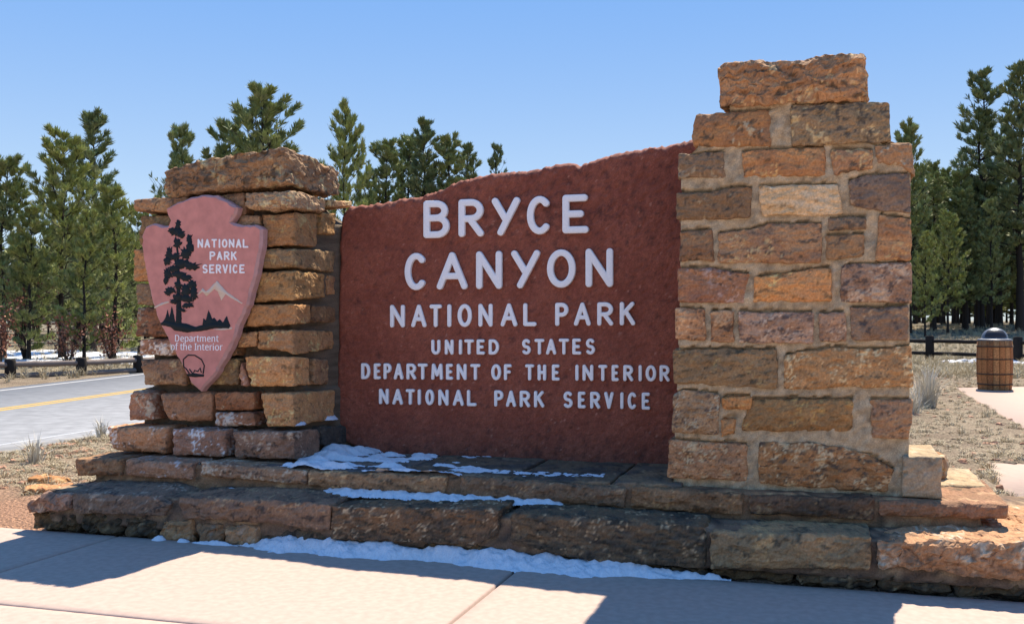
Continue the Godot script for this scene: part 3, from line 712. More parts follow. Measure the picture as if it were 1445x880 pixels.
func build_arrowhead() -> void:
	var base := Vector3(-2.72, 1.0, -.61)
	var p := thing("arrowhead_emblem", "dusty pink arrowhead emblem with black tree and white lettering on the shorter pillar", "emblem sign", at_local(base.x, base.y, base.z))
	var poly := PackedVector2Array()
	var n0 := ARROW_OUTLINE.size() / 2
	for i in n0:
		var a := Vector2(ARROW_OUTLINE[2 * i], ARROW_OUTLINE[2 * i + 1])
		var b := Vector2(ARROW_OUTLINE[(2 * i + 2) % (2 * n0)], ARROW_OUTLINE[(2 * i + 3) % (2 * n0)])
		var k := maxi(1, int(a.distance_to(b) / .03))
		for j in k:
			var q := a.lerp(b, float(j) / k)
			var nn := Vector2(b.y - a.y, a.x - b.x).normalized()
			poly.append(q - Vector2(base.x, base.y) + nn * .010 * noise_mid.get_noise_2d(q.x * 2.5, q.y * 2.5))
	if Geometry2D.is_polygon_clockwise(poly): poly.reverse()
	var inner := PackedVector2Array()
	var n := poly.size()
	for i in n:
		var d := (poly[(i + 1) % n] - poly[(i + n - 1) % n]).normalized()
		inner.append(poly[i] + Vector2(-d.y, d.x) * (.016 + .008 * noise_mid.get_noise_2d(poly[i].x * 3.0, poly[i].y * 3.0 + 9.0)))
	var tri := Geometry2D.triangulate_polygon(inner)
	var v := PackedVector3Array()
	var idx := PackedInt32Array()
	for q in inner: v.append(Vector3(q.x, q.y, 0))
	for i in tri.size() / 3:
		var a := inner[tri[3 * i]]
		if (inner[tri[3 * i + 1]] - a).cross(inner[tri[3 * i + 2]] - a) > 0: idx.append_array([tri[3 * i], tri[3 * i + 2], tri[3 * i + 1]])
		else: idx.append_array([tri[3 * i], tri[3 * i + 1], tri[3 * i + 2]])
	part("face_plate", finish(v, idx, PackedColorArray(), false), mats.arrow, p)
	v = PackedVector3Array()
	idx = PackedInt32Array()
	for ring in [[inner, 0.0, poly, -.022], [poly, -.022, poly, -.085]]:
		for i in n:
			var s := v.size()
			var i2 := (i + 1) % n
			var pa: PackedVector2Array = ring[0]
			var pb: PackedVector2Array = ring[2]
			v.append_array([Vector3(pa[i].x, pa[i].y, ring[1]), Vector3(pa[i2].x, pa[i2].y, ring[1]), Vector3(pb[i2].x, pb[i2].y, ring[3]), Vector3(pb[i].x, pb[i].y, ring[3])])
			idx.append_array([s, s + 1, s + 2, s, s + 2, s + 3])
	part("chipped_rim", finish(v, idx, PackedColorArray(), false), mats.arrow_rim_skylit, p)  # chips are real shape; the paler colour paints skylight onto the edge
	var clumps := [251, 317, 3, 6, 249, 327, 7, 5, 242, 325, 4, 3, 255, 331, 5, 4, 267, 338, 3, 6, 268, 350, 4, 8, 262, 358, 6, 6, 250, 343, 4, 6, 238, 358, 4, 7, 236, 368, 4, 5, 247, 362, 6, 4, 255, 372, 9, 5, 270, 376, 8, 4, 245, 379, 7, 4, 236, 386, 4, 6, 234, 395, 3, 4, 252, 387, 8, 4, 262, 392, 6, 4, 270, 402, 5, 6, 273, 414, 4, 7, 262, 410, 5, 7, 262, 421, 9, 4, 241, 409, 6, 3, 237, 413, 4, 3, 251, 402, 4, 5, 250, 419, 5, 4, 264, 431, 6, 3, 256, 437, 5, 2, 245, 425, 4, 3]
	for i in clumps.size() / 4:
		var pts := []
		var turn := noise_low.get_noise_2d(i * 3.3, 1.0) * 1.5
		for a in 22:
			var k := .74 + .52 * absf(noise_mid.get_noise_2d(cos(a * TAU / 22.0) * .12 + i * 2.0, sin(a * TAU / 22.0) * .12)) * 2.0 + (.16 if a % 2 == 0 else -.10)
			var q := Vector2(cos(a * TAU / 22.0) * clumps[4 * i + 2] * k * 1.25, sin(a * TAU / 22.0) * clumps[4 * i + 3] * k * 1.25).rotated(turn * .3)
			pts.append(ARROW_SCALE[0] + (clumps[4 * i] + q.x - 250.0) * ARROW_SCALE[2])
			pts.append(ARROW_SCALE[1] - (clumps[4 * i + 1] + q.y - 380.0) * ARROW_SCALE[3])
		part("branch_silhouette", plate(pts, .0030 + i * .00008, base, -.61), mats.ink, p)
	var names := {"trunk": ["tree_trunk_silhouette", .003], "ground": ["ground_silhouette", .0036], "con1": ["conifer_silhouette", .0028], "con2": ["conifer_silhouette", .0028], "mtn": ["mountain", .002], "mtn2": ["mountain", .002], "river": ["river", .0024]}
	for k in names:
		part(names[k][0], plate(ARROW_ART[k], names[k][1], base, -.61, .006 if k == "crown" else .003), mats.tan if k in ["mtn", "mtn2", "river"] else mats.ink, p)
	var b := part("bison", plate(ARROW_ART["bisong"], .003, base, -.61), mats.ink, p)
	for k in ["bison", "bisonb"]:
		var path := PackedVector3Array()
		var rad := PackedFloat32Array()
		var pts: Array = ARROW_ART[k]
		for i in pts.size() / 2:
			path.append(Vector3(pts[2 * i], pts[2 * i + 1], -.61) - base)
			rad.append(.0055)
		part("outline", closed_tube(path, rad, 6), mats.ink, b)
	for l in ARROW_TEXT:
		part("letter", letter_mesh(l[0], l[3] - l[1], l[4] - l[2], .0125, .004), mats.white, p, Transform3D(Basis(), Vector3(l[1], l[2], -.609) - base))
	var font := SystemFont.new()
	font.font_names = PackedStringArray(["Droid Sans"])
	for l in SMALL_TEXT:
		var tm := TextMesh.new()
		tm.font = font
		tm.text = l[0]
		tm.font_size = 64
		tm.pixel_size = .001
		tm.depth = .004
		var wide := tm.get_aabb().size.x
		tm.pixel_size = .001 * l[3] / wide
		part("lettering", tm, mats.white, p, Transform3D(Basis(), Vector3(l[1], l[2] + .022, -.608) - base))

func build_base() -> void:
	var base := Vector3(-.3, 0, -.8)
	var p := thing("stone_plinth", "two broad stone steps forming the plinth under both pillars and the red slab", "plinth", at_local(base.x, 0, base.z))
	var n := 300
	for s in LOWER_STEP:
		n += 1
		part("stone", rock(s, base, n, .013, .010), mats.stone, p)
	for s in UPPER_STEP:
		n += 1
		part("stone", rock(s, base, n, .013, .008), mats.stone, p)
	for s in FOOTING:
		n += 1
		part("footing_stone", rock(s, base, n, .02, .014), mats.stone, p)
	part("mortar", box_rock(-3.5, 3.2, .05, .285, -.05, 1.75, "step", base, 400, {"amp": .008, "r": .02, "back": 1}, .04), mats.stone, p)
	part("mortar", box_rock(-3.38, 2.7, .2, .452, -.40, 1.3, "step", base, 401, {"amp": .006, "r": .02, "back": 1}, .04), mats.stone, p)
	var us := [-1.82, -.95, -.12, .55, 1.0]
	for i in 4:
		part("flagstone", box_rock(us[i], us[i + 1] - .02, .42, .47 + .006 * (i % 2), -.42, .9, "flag", base, 410 + i, {"amp": .006, "r": .012}, .025), mats.stone, p)
	var rs := [[-3.5, -2.5], [-2.49, -1.85]]
	for i in 2:
		part("flagstone", box_rock(rs[i][0] + .05, rs[i][1], .42, .468, -.44, 1.0, "flag", base, 420 + i, {"amp": .006, "r": .012}, .03), mats.stone, p)
	part("corner_block", box_rock(2.275, 2.493, .455, .70, -.45, .62, "block", base, 430, {"amp": .006, "r": .012, "back": 1}), mats.stone, p)
	part("corner_stone", box_rock(2.44, 2.60, .455, .62, -1.15, .32, "orange", base, 431, {"amp": .02, "r": .06, "back": 1}), mats.stone, p)
	part("corner_block", box_rock(2.40, 2.80, .42, .47, -.95, .8, "block", base, 432, {"amp": .006, "r": .012, "back": 1}), mats.stone, p)

# ---------------------------------------------------------------- snow
func snow_field(label: String, u0: float, u1: float, w0: float, w1: float, v0: float, cell: float, shape: Callable) -> void:
	var base := Vector3((u0 + u1) * .5, v0, (w0 + w1) * .5)
	var nu := int((u1 - u0) / cell) + 1
	var nw := int((w1 - w0) / cell) + 1
	var v := PackedVector3Array()
	var h := PackedFloat32Array()
	for i in nu:
		for j in nw:
			var u := u0 + i * cell
			var w := w0 + j * cell
			var y: float = shape.call(u, w)
			h.append(y)
			v.append(Vector3(u, v0 + maxf(y, -.006), w) - base)
	var idx := PackedInt32Array()
	for i in nu - 1:
		for j in nw - 1:
			var a := i * nw + j
			if maxf(maxf(h[a], h[a + 1]), maxf(h[a + nw], h[a + nw + 1])) < 0.0: continue
			idx.append_array([a, a + nw, a + nw + 1, a, a + nw + 1, a + 1])
	var o := MeshInstance3D.new()
	o.name = numbered("snow_patch")
	o.mesh = finish(v, idx)
	o.material_override = mats.snow
	o.transform = at_local(base.x, base.y, base.z)
	add_child(o)
	tag(o, label, "snow", "snow left in the shade")

func lumps(u: float, w: float) -> float:
	return noise_mid.get_noise_2d(u * .9, w * .9) * .9 + noise_fine.get_noise_2d(u * .8, w * .8) * .35

func build_snow() -> void:
	snow_field("long ridge of snow on the pavement along the foot of the lower step", -1.95, 1.32, -.06, .24, 0.0, .010, func(u, w):
		var body := minf(smoothstep(-1.95, -1.5, u), 1.0 - smoothstep(.55, 1.3, u))
		var wide := (.150 + .10 * noise_low.get_noise_2d(u * .35, 4.0) + .02 * lumps(u * .5, 3.0)) * (.3 + .7 * body)
		return (.075 * (.4 + .6 * body) + .045 * noise_low.get_noise_2d(u * .45, 44.0)) * (1.0 - pow(clampf(absf(w + .02) / maxf(wide, .02), 0, 2.0), 1.4)) + .016 * noise_low.get_noise_2d(u * 2.0, w * 2.0) + .013 * lumps(u, w) - .010)
	snow_field("snow strip on the lower step against the upper step", -1.85, .62, -.37, -.17, .318, .010, func(u, w):
		var body := minf(smoothstep(-1.85, -1.3, u), 1.0 - smoothstep(.05, .6, u))
		return .045 * body * (1.0 - pow(clampf((w + .37) / (.11 * (.4 + .6 * body) + .04 * lumps(u, 1.0)), 0, 2.0), 1.3)) + .014 * noise_low.get_noise_2d(u * 2.0, w * 2.0) + .012 * lumps(u, w) - .010 - .05 * (1.0 - body))
	snow_field("thin broken snow drift on the ledge at the foot of the red slab", -1.84, .45, -1.37, -.38, .474, .012, func(u, w):
		var left := 1.0 - smoothstep(-1.7, .35, u)
		var pile: float = .052 * exp(-pow((u + 1.72) / .22, 2.0) - pow((w + 1.1) / .3, 2.0))
		var front := smoothstep(-1.3, -.6, u) * .02 * exp(-pow((w + .62 + .1 * u) / .22, 2.0))
		return pile + .040 * left * (.25 + 1.7 * noise_low.get_noise_2d(u * .55, w * 1.3)) + .011 * lumps(u, w * 1.3) + front + .005 * smoothstep(-.3, -1.4, u) - .022)
	var small := [
		[-2.52, .02, 0.0, .05, .035, .028, "tiny snow lump on the pavement nearest the lower step's left end"],
		[-2.33, .02, 0.0, .045, .03, .022, "tiny snow lump on the pavement, second from the lower step's left end"],
		[-2.08, .025, 0.0, .17, .03, .022, "short thin snow strip below the tan footing stones"],
		[-2.93, -.33, .285, .045, .03, .018, "snow crumb on the lower step nearest its left end"],
		[-2.72, -.33, .287, .05, .03, .018, "snow crumb on the lower step, middle of three"],
		[-2.2, -.33, .30, .07, .03, .02, "snow crumb on the lower step nearest the long snow strip"],
		[-1.90, -.76, .735, .06, .09, .03, "little snow cap on the corner stone at the foot of the shorter pillar"],
		[-1.85, -1.2, .735, .05, .08, .03, "little snow cap on the dark stone beside the red slab's foot"]]
	for l in small:
		snow_field(l[6], l[0] - l[3] * 1.4, l[0] + l[3] * 1.4, l[1] - l[4] * 1.4, l[1] + l[4] * 1.4, l[2], .007, func(u, w):
			var e: float = 1.0 - Vector2((u - l[0]) / l[3], (w - l[1]) / l[4]).length_squared()
			return l[5] * (e + .5 * noise_mid.get_noise_2d(u, w)))

# ---------------------------------------------------------------- ground, road, pavement
func ground_height(x: float, z: float) -> float:
	var d := -z
	var h := smoothstep(41.0, 78.0, d) * 1.2 * smoothstep(0.0, 12.0, x) + smoothstep(34.0, 60.0, d) * .25 * (1.0 - smoothstep(0.0, 12.0, x))
	return h

func road_x(which: int, z: float) -> float:
	# which: 0 near edge, 1 near white line, 2 yellow line, 3 far white line, 4 far edge
	var zn := -z
	var near := -6.17 + .254 * (minf(zn, 17.0) - 12.39) + .13 * maxf(zn - 17.0, 0.0)
	var yellow := -8.617 + .128 * (zn - 17.3)
	var far := -10.96 + .095 * (zn - 22.0)
	match which:
		0: return near + .62
		1: return near
		2: return yellow
		3: return far
	return far - .45

func build_ground() -> void:
	var xs := PackedFloat32Array([-400, -200, -110, -70, -45, -32, -25, -20, -17])
	var x := -15.0
	while x < 24.0:
		xs.append(x)
		x += .16
	xs.append_array([25, 27, 30, 36, 45, 60, 90, 150, 300, 500])
	var zs := PackedFloat32Array([30, 15, 8, 3, 0, -2, -4])
	var z := -5.0
	while z > -26.0:
		zs.append(z)
		z -= .16
	while z > -80.0:
		zs.append(z)
		z -= .6
	zs.append_array([-85, -95, -110, -140, -200, -300, -600])
	var v := PackedVector3Array()
	var c := PackedColorArray()
	var idx := PackedInt32Array()
	var nz := zs.size()
	var inv := frame.affine_inverse()
	for i in xs.size():
		for j in nz:
			var px := xs[i]
			var pz := zs[j]
			var l := inv * Vector3(px, 0, pz)
			var y := ground_height(px, pz)
			var rough := .022 * noise_low.get_noise_2d(px * .35, pz * .35) + .016 * noise_mid.get_noise_2d(px * .5, pz * .5)
			var sink := -.02
			if l.z > -.06: sink = -.07
			elif px < road_x(0, pz) + .1 and px > road_x(4, pz) - .1: sink = -.07
			else: sink = -.012 + rough + .03 * smoothstep(.1, 1.4, -l.z - .06) * smoothstep(.05, .6, absf(px - road_x(0, pz)))
			if px > 4.0 and Geometry2D.is_point_in_polygon(Vector2(px, pz), PackedVector2Array(path_polygon())): sink = -.07
			v.append(Vector3(px, y + sink, pz))
			# reddish sand beside the pavement, grey-tan litter elsewhere
			var k := noise_low.get_noise_2d(px * .15, pz * .15) + noise_mid.get_noise_2d(px * .25, pz * .25) * .7
			var tan_c := Color(.37, .285, .195).lerp(Color(.27, .20, .135), clampf(.5 + k, 0, 1))
			var red_c := Color(.44, .25, .155)
			var redness := (1.0 - smoothstep(.9, 1.7, -l.z + .5 * k)) * smoothstep(-2.0, -3.0, l.x)
			redness = maxf(redness, .35 * (1.0 - smoothstep(2.0, 3.5, -l.z + .8 * k)))
			var far_c := Color(.30, .25, .17)
			c.append(tan_c.lerp(far_c, smoothstep(24.0, 34.0, -pz)).lerp(red_c, redness))
	for i in xs.size() - 1:
		for j in nz - 1:
			var a := i * nz + j
			idx.append_array([a, a + nz + 1, a + nz, a, a + 1, a + nz + 1])
	structure("ground", finish(v, idx, c), mats.soil)

func path_polygon() -> Array:
	return [Vector2(9.85, -22.75), Vector2(14.5, -23.6), Vector2(14.5, -8.0), Vector2(4.2, -8.0), Vector2(4.3, -8.9), Vector2(5.0, -10.75), Vector2(6.3, -10.3), Vector2(6.0, -11.0), Vector2(7.2, -14.45)]

func sheet(points: PackedVector2Array, top: float, thick: float) -> ArrayMesh:
	var poly := points.duplicate()
	if Geometry2D.is_polygon_clockwise(poly): poly.reverse()
	var tri := Geometry2D.triangulate_polygon(poly)
	var v := PackedVector3Array()
	var idx := PackedInt32Array()
	for q in poly: v.append(Vector3(q.x, top, q.y))
	for i in tri.size() / 3: idx.append_array([tri[3 * i], tri[3 * i + 1], tri[3 * i + 2]])
	var n := poly.size()
	for i in n:
		var s := v.size()
		var p := poly[i]
		var q := poly[(i + 1) % n]
		v.append_array([Vector3(p.x, top, p.y), Vector3(q.x, top, q.y), Vector3(q.x, top - thick, q.y), Vector3(p.x, top - thick, p.y)])
		idx.append_array([s, s + 2, s + 1, s, s + 3, s + 2])
	return finish(v, idx)

func strip_points(a: int, off_a: float, b: int, off_b: float) -> PackedVector2Array:
	var l := PackedVector2Array()
	var r := PackedVector2Array()
	for i in 90:
		var z := 10.0 - i * 2.0
		l.append(Vector2(road_x(a, z) + off_a, z))
		r.append(Vector2(road_x(b, z) + off_b, z))
	r.reverse()
	l.append_array(r)
	return l

func slab_mesh(wide: float, deep: float) -> ArrayMesh:
	# a concrete slab with eased edges, its top at y 0, subdivided for a slightly uneven surface
	var b := .012
	var v := PackedVector3Array()
	var idx := PackedInt32Array()
	var xs := PackedFloat32Array([0, 0, b])
	for i in range(1, 40): xs.append(b + (wide - 2 * b) * i / 40.0)
	xs.append_array([wide - b, wide, wide])
	var zs := PackedFloat32Array([0, 0, b])
	for i in range(1, 24): zs.append(b + (deep - 2 * b) * i / 24.0)
	zs.append_array([deep - b, deep, deep])
	var nz := zs.size()
	for i in xs.size():
		for j in nz:
			var low := i == 0 or j == 0 or i == xs.size() - 1 or j == nz - 1
			var eased := i == 1 or j == 1 or i == xs.size() - 2 or j == nz - 2
			v.append(Vector3(xs[i], -.12 if low else (-b * .8 if eased else 0.0015 * noise_mid.get_noise_2d(xs[i], zs[j])), zs[j]))
	for i in xs.size() - 1:
		for j in nz - 1:
			var a := i * nz + j
			idx.append_array([a, a + nz + 1, a + nz, a, a + 1, a + nz + 1])
	return finish(v, idx)

func build_paving() -> void:
	var walk := Node3D.new()
	walk.name = "pavement"
	add_child(walk)
	walk.transform = frame
	walk.set_meta("kind", "structure")
	var wide := 2.93
	var deep := 1.635
	var slab := slab_mesh(wide - .016, deep - .016)
	for i in range(-7, 6):
		for j in 11:
			part("concrete_slab", slab, mats.concrete, walk, Transform3D(Basis(), Vector3(.055 + wide * i + .008, 0, -.02 + deep * j + .008)))
	var bed := MeshInstance3D.new()
	bed.name = "joint_bed"
	bed.mesh = sheet(PackedVector2Array([Vector2(-20.4, 0.0), Vector2(17.6, 0.0), Vector2(17.6, 17.9), Vector2(-20.4, 17.9)]), -.028, .02)
	bed.material_override = mats.joint
	walk.add_child(bed)
	var road := structure("road", sheet(strip_points(4, 0.0, 0, 0.0), .0, .05), mats.asphalt)
	part("white_line", sheet(strip_points(1, -.06, 1, .06), .004, .004), mats.line_white, road)
	part("yellow_line", sheet(strip_points(2, -.17, 2, -.05), .004, .004), mats.line_yellow, road)
	part("yellow_line", sheet(strip_points(2, .05, 2, .17), .004, .004), mats.line_yellow, road)
	part("white_line", sheet(strip_points(3, -.07, 3, .07), .004, .004), mats.line_white, road)
	structure("path", sheet(PackedVector2Array(path_polygon()), .008, .07), mats.concrete)

# ---------------------------------------------------------------- fences, barrel, loose stones
func timber(length: float, r: float, seed_value: int) -> ArrayMesh:
	var path := PackedVector3Array()
	var rad := PackedFloat32Array()
	for i in 13:
		var s := float(i) / 12
		path.append(Vector3(length * (s - .5), .012 * noise_low.get_noise_2d(s * 3.0, seed_value), .012 * noise_low.get_noise_2d(s * 3.0, seed_value + 50.0)))
		rad.append(r * (1.0 + .1 * noise_low.get_noise_2d(s * 5.0, seed_value + 9.0)))
	return closed_tube(path, rad, 12)

func build_fence(called: String, label: String, points: Array, post_h: float, rails: Array, rail_r: float, post_r: float, rail_mat: Material) -> void:
	var origin: Vector3 = points[0]
	var f := thing(called, label, "fence", Transform3D(Basis(), origin))
	for i in points.size():
		var p: Vector3 = points[i] - origin
		var path := PackedVector3Array([Vector3(0, -.15, 0), Vector3(.004, post_h * .5, 0), Vector3(0, post_h - .03, .003), Vector3(0, post_h, 0)])
		part("post", closed_tube(path, PackedFloat32Array([post_r, post_r * .98, post_r * .97, post_r * .86]), 14), mats.timber, f, Transform3D(Basis(), p))
		if i + 1 < points.size():
			var q: Vector3 = points[i + 1] - origin
			var d := q - p
			for k in rails.size():
				var t := Transform3D(Basis(Vector3.UP, atan2(-d.z, d.x)), (p + q) * .5 + Vector3(0, rails[k], 0))
				t.basis = t.basis * Basis(Vector3(0, 0, 1), atan2(d.y, Vector2(d.x, d.z).length()))
				part("rail", timber(d.length() * .985, rail_r, i * 3 + k), rail_mat, f, t)

func build_barrel() -> void:
	var b := thing("barrel_bin", "wooden barrel litter bin with dark hoops and domed metal lid on the path", "litter bin", Transform3D(Basis(Vector3.UP, -.35), Vector3(10.45, .008, -22.15)))
	var staves := 18
	var high := 1.06
	for i in staves:
		var a0 := TAU * i / staves + .012
		var a1 := TAU * (i + 1) / staves - .012
		var v := PackedVector3Array()
		var idx := PackedInt32Array()
		for j in 7:
			var y := high * j / 6.0
			var r := .335 + .022 * sin(PI * clampf(y / high, 0, 1)) + .012 * y / high
			for k in 4:
				var a := lerpf(a0, a1, k / 3.0)
				v.append(Vector3(cos(a) * r, y, sin(a) * r))
			for k in 4:
				var a := lerpf(a1, a0, k / 3.0)
				v.append(Vector3(cos(a) * (r - .022), y, sin(a) * (r - .022)))
		for j in 6:
			for k in 8:
				var p := j * 8 + k
				var q := j * 8 + (k + 1) % 8
				idx.append_array([p, q, q + 8, p, q + 8, p + 8])
		for k in [[0, 1, 6, 7], [1, 2, 5, 6], [2, 3, 4, 5]]:
			idx.append_array([48 + k[0], 48 + k[1], 48 + k[2], 48 + k[0], 48 + k[2], 48 + k[3]])
		part("stave", finish(v, idx), [mats.stave_a, mats.stave_b, mats.stave_c][[0, 1, 2, 0, 2, 1, 0][i % 7]], b)
	for y in [.12, .34, .66, .93]:
		part("hoop", ring_mesh(.362 if y > .3 else .354, .028, y), mats.hoop, b)
	var lid := PackedVector3Array()
	var idx2 := PackedInt32Array()
	var prof := [[.345, 1.055], [.352, 1.075], [.335, 1.09], [.275, 1.10]]
	for i in range(0, 10):
		var a := deg_to_rad(i * 10.0)
		prof.append([.268 * cos(a), 1.10 + .235 * sin(a)])
	var m := 32
	for q in prof:
		for s in m:
			lid.append(Vector3(cos(TAU * s / m) * q[0], q[1], sin(TAU * s / m) * q[0]))
	for j in prof.size() - 1:
		for s in m:
			var p := j * m + s
			var p2 := j * m + (s + 1) % m
			idx2.append_array([p, p2, p2 + m, p, p2 + m, p + m])
	var lid_o := part("lid", finish(lid, idx2), mats.dome, b)
	# the push flap in the front of the dome
	var fv := PackedVector3Array()
	var fi := PackedInt32Array()
	for j in 7:
		for s in 13:
			var a := deg_to_rad(8.0 + j * 6.5)
			var t := PI * .5 + deg_to_rad(-52.0 + s * 8.6)
			fv.append(Vector3(cos(t) * .274 * cos(a), 1.10 + .241 * sin(a), sin(t) * .274 * cos(a)))
	for j in 6:
		for s in 12:
			var p := j * 13 + s
			fi.append_array([p, p + 1, p + 14, p, p + 14, p + 13])
	part("flap", finish(fv, fi), mats.flap, lid_o)

func ring_mesh(r: float, h: float, y: float) -> ArrayMesh:
	var v := PackedVector3Array()
	var idx := PackedInt32Array()
	var m := 40
	for s in m:
		var d := Vector3(cos(TAU * s / m), 0, sin(TAU * s / m))
		for q in [[r - .01, 0.0], [r + .006, 0.0], [r + .006, h], [r - .01, h]]:
			v.append(d * q[0] + Vector3(0, y - h * .5 + q[1], 0))
	for s in m:
		for k in 4:
			var a := s * 4 + k
			var b := s * 4 + (k + 1) % 4
			var a2 := ((s + 1) % m) * 4 + k
			var b2 := ((s + 1) % m) * 4 + (k + 1) % 4
			idx.append_array([a, a2, b2, a, b2, b])
	return finish(v, idx)

func build_loose_stones() -> void:
	# flat slabs lying on the red sand past the end of the steps: world x, z, size, turn, label
	var list := [
		[-4.05, -8.95, .42, .07, .26, .3, "long flat tan stone lying on the sand nearest the lower step's end"],
		[-4.22, -9.35, .34, .09, .22, -.2, "orange flat stone with a notched edge on the sand, middle of three"],
		[-3.95, -9.95, .46, .06, .24, .1, "pale yellow flat stone on the sand beside the upper step's end"],
		[-4.62, -9.0, .16, .07, .14, .5, "small dark red stone on the sand at the picture's left edge"],
		[-3.68, -8.55, .26, .10, .16, -.4, "grey wedge stone leaning beside the lower step's end"],
	]
	for i in list.size():
		var l: Array = list[i]
		var o := MeshInstance3D.new()
		o.name = numbered("loose_stone")
		var hw: float = l[2] * .5
		o.mesh = rock([l[4] * .5, [-hw, -.01, hw, -.01], [-hw * .9, l[3], hw * .85, l[3] * .8], l[4], ["loose", "loose", "loose", "redb", "stepr"][i], [], {"amp": .018, "r": .025, "back": 1}], Vector3.ZERO, 500 + i, .016)
		o.material_override = mats.stone
		o.transform = Transform3D(Basis(Vector3.UP, l[5]), Vector3(l[0], ground_height(l[0], l[1]) - .005, l[1]))
		add_child(o)
		tag(o, l[6], "stone", "loose flat stones past the end of the steps")

# ---------------------------------------------------------------- plants
func pine(seed_value: int, height: float, crown_base: float, reach: float, tufts: int, tone: int) -> Node3D:
	rng.seed = seed_value
	var root := Node3D.new()
	var v := PackedVector3Array()
	var c := PackedColorArray()
	var idx := PackedInt32Array()
	var path := PackedVector3Array()
	var rad := PackedFloat32Array()
	var r0 := height * .0145
	for i in 15:
		var s := i / 14.0
		path.append(Vector3(noise_low.get_noise_2d(s * .6, seed_value) * .35 * s, height * s * .985 - (.15 if i == 0 else 0.0), noise_low.get_noise_2d(s * .6, seed_value + 40.0) * .35 * s))
		rad.append(r0 * (1.0 - s * .93) * (1.25 if i == 0 else 1.0))
	tube(v, idx, path, rad, 9, c, Color.WHITE)
	part("trunk", finish(v, idx), mats.bark, root)
	var bv := PackedVector3Array()
	var bc := PackedColorArray()
	var bi := PackedInt32Array()
	var nv := PackedVector3Array()
	var nc := PackedColorArray()
	var ni := PackedInt32Array()
	var limbs := int(height * 8.5)
	var per := maxi(3, int(tufts * .85) / limbs)
	for k in limbs:
		var s := float(k) / limbs
		s = clampf(s + rng.randf_range(-.02, .02), 0, 1)
		var y := lerpf(crown_base, height * .985, pow(s, .9))
		var f := (y - crown_base) / (height - crown_base)
		var l := reach * (pow(1.0 - f, .62) * .93 + .07) * (.34 + .76 * rng.randf()) * (.75 + .25 * smoothstep(0.0, .18, f))
		if rng.randf() < .1: l *= 1.25
		var az := k * 2.39996 + rng.randf_range(-.5, .5)
		var out := Vector3(cos(az), 0, sin(az))
		var t := clampf(y / height, 0, 1) * 14.0
		var root_p := path[int(t)].lerp(path[mini(int(t) + 1, 14)], t - int(t))
		var lift := lerpf(-.12, .75, f) + rng.randf_range(-.15, .2)
		var lp := PackedVector3Array()
		var lr := PackedFloat32Array()
		for i in 5:
			var q := i / 4.0
			lp.append(root_p + out * l * q + Vector3(0, l * (lift * q + .28 * q * q), 0) + Vector3(rng.randf_range(-.04, .04), 0, rng.randf_range(-.04, .04)) * l)
			lr.append(maxf(.006, r0 * .26 * (1.0 - f * .6) * (1.0 - q * .8)))
		tube(bv, bi, lp, lr, 4, bc, Color.WHITE)
		var bare := rng.randf() < .14
		for n in (1 if bare else per):
			var q := pow(rng.randf(), .5) * .75 + .25
			var at := lp[int(q * 3.99)].lerp(lp[int(q * 3.99) + 1], q * 3.99 - int(q * 3.99))
			var sideways := out.cross(Vector3.UP) * rng.randf_range(-1, 1) * l * .30 * (1.15 - q * .6)
			at += sideways + Vector3(0, rng.randf_range(-.05, .13) * l, 0)
			if n % 2 == 0:
				tube(bv, bi, PackedVector3Array([lp[2].lerp(lp[4], q * .4), at]), PackedFloat32Array([.012, .005]), 3, bc, Color.WHITE)
			var dir := (out * .7 + Vector3(0, .95 + f * .5, 0) + sideways.normalized() * .5).normalized()
			var size := rng.randf_range(.23, .40) * (.75 + .025 * height)
			var warm := rng.randf()
			var col: Color
			if tone == 0: col = Color(.145, .18, .07).lerp(Color(.35, .38, .145), warm)
			elif tone == 1: col = Color(.115, .15, .075).lerp(Color(.28, .32, .135), warm)
			else: col = Color(.19, .22, .07).lerp(Color(.44, .46, .15), warm)
			if rng.randf() < .22: col = col.lerp(Color(.34, .34, .17), .7)
			var axis_a := dir.cross(Vector3(.2, .3, .9)).normalized()
			var axis_b := dir.cross(axis_a).normalized()
			for b in 18:
				var aa := rng.randf() * TAU
				var spread := sqrt(rng.randf()) * .85
				var d := (dir + (axis_a * cos(aa) + axis_b * sin(aa)) * spread).normalized()
				var start := at - dir * size * .35 * rng.randf()
				var wd := d.cross(Vector3(rng.randf_range(-.6, .6), 1.0, rng.randf_range(-.6, .6)) if b % 3 else Vector3(rng.randf_range(-1, 1), rng.randf_range(-1, 1), rng.randf_range(-1, 1))).normalized() * size * rng.randf_range(.045, .085)
				var tip := start + d * size * rng.randf_range(.7, 1.15)
				var o := nv.size()
				var mid := start.lerp(tip, .55)
				nv.append_array([start, mid + wd, tip, mid - wd])
				for e in 4: nc.append(col)
				ni.append_array([o, o + 1, o + 2, o, o + 2, o + 3])
	part("limbs", finish(bv, bi), mats.bark, root)
	part("crown", finish(nv, ni, nc, false), mats.needles, root)
	return root

func put_pine(proto: Node3D, proto_h: float, px: float, top: float, dist: float, spin: float, label: String, group := "", wide := 1.0) -> void:
	# px, top: bearing and elevation of the tree's tip in thousandths of the distance
	var x := px * dist
	var y0 := ground_height(x, -dist)
	var h := top * dist + 1.5 - y0
	var o: Node3D = proto.duplicate()
	o.name = numbered("pine_tree")
	var s := h / proto_h
	o.transform = Transform3D(Basis(Vector3.UP, spin) * Basis.from_scale(Vector3(s * wide, s, s * wide)), Vector3(x, y0, -dist))
	add_child(o)
	tag(o, label, "pine tree", group)

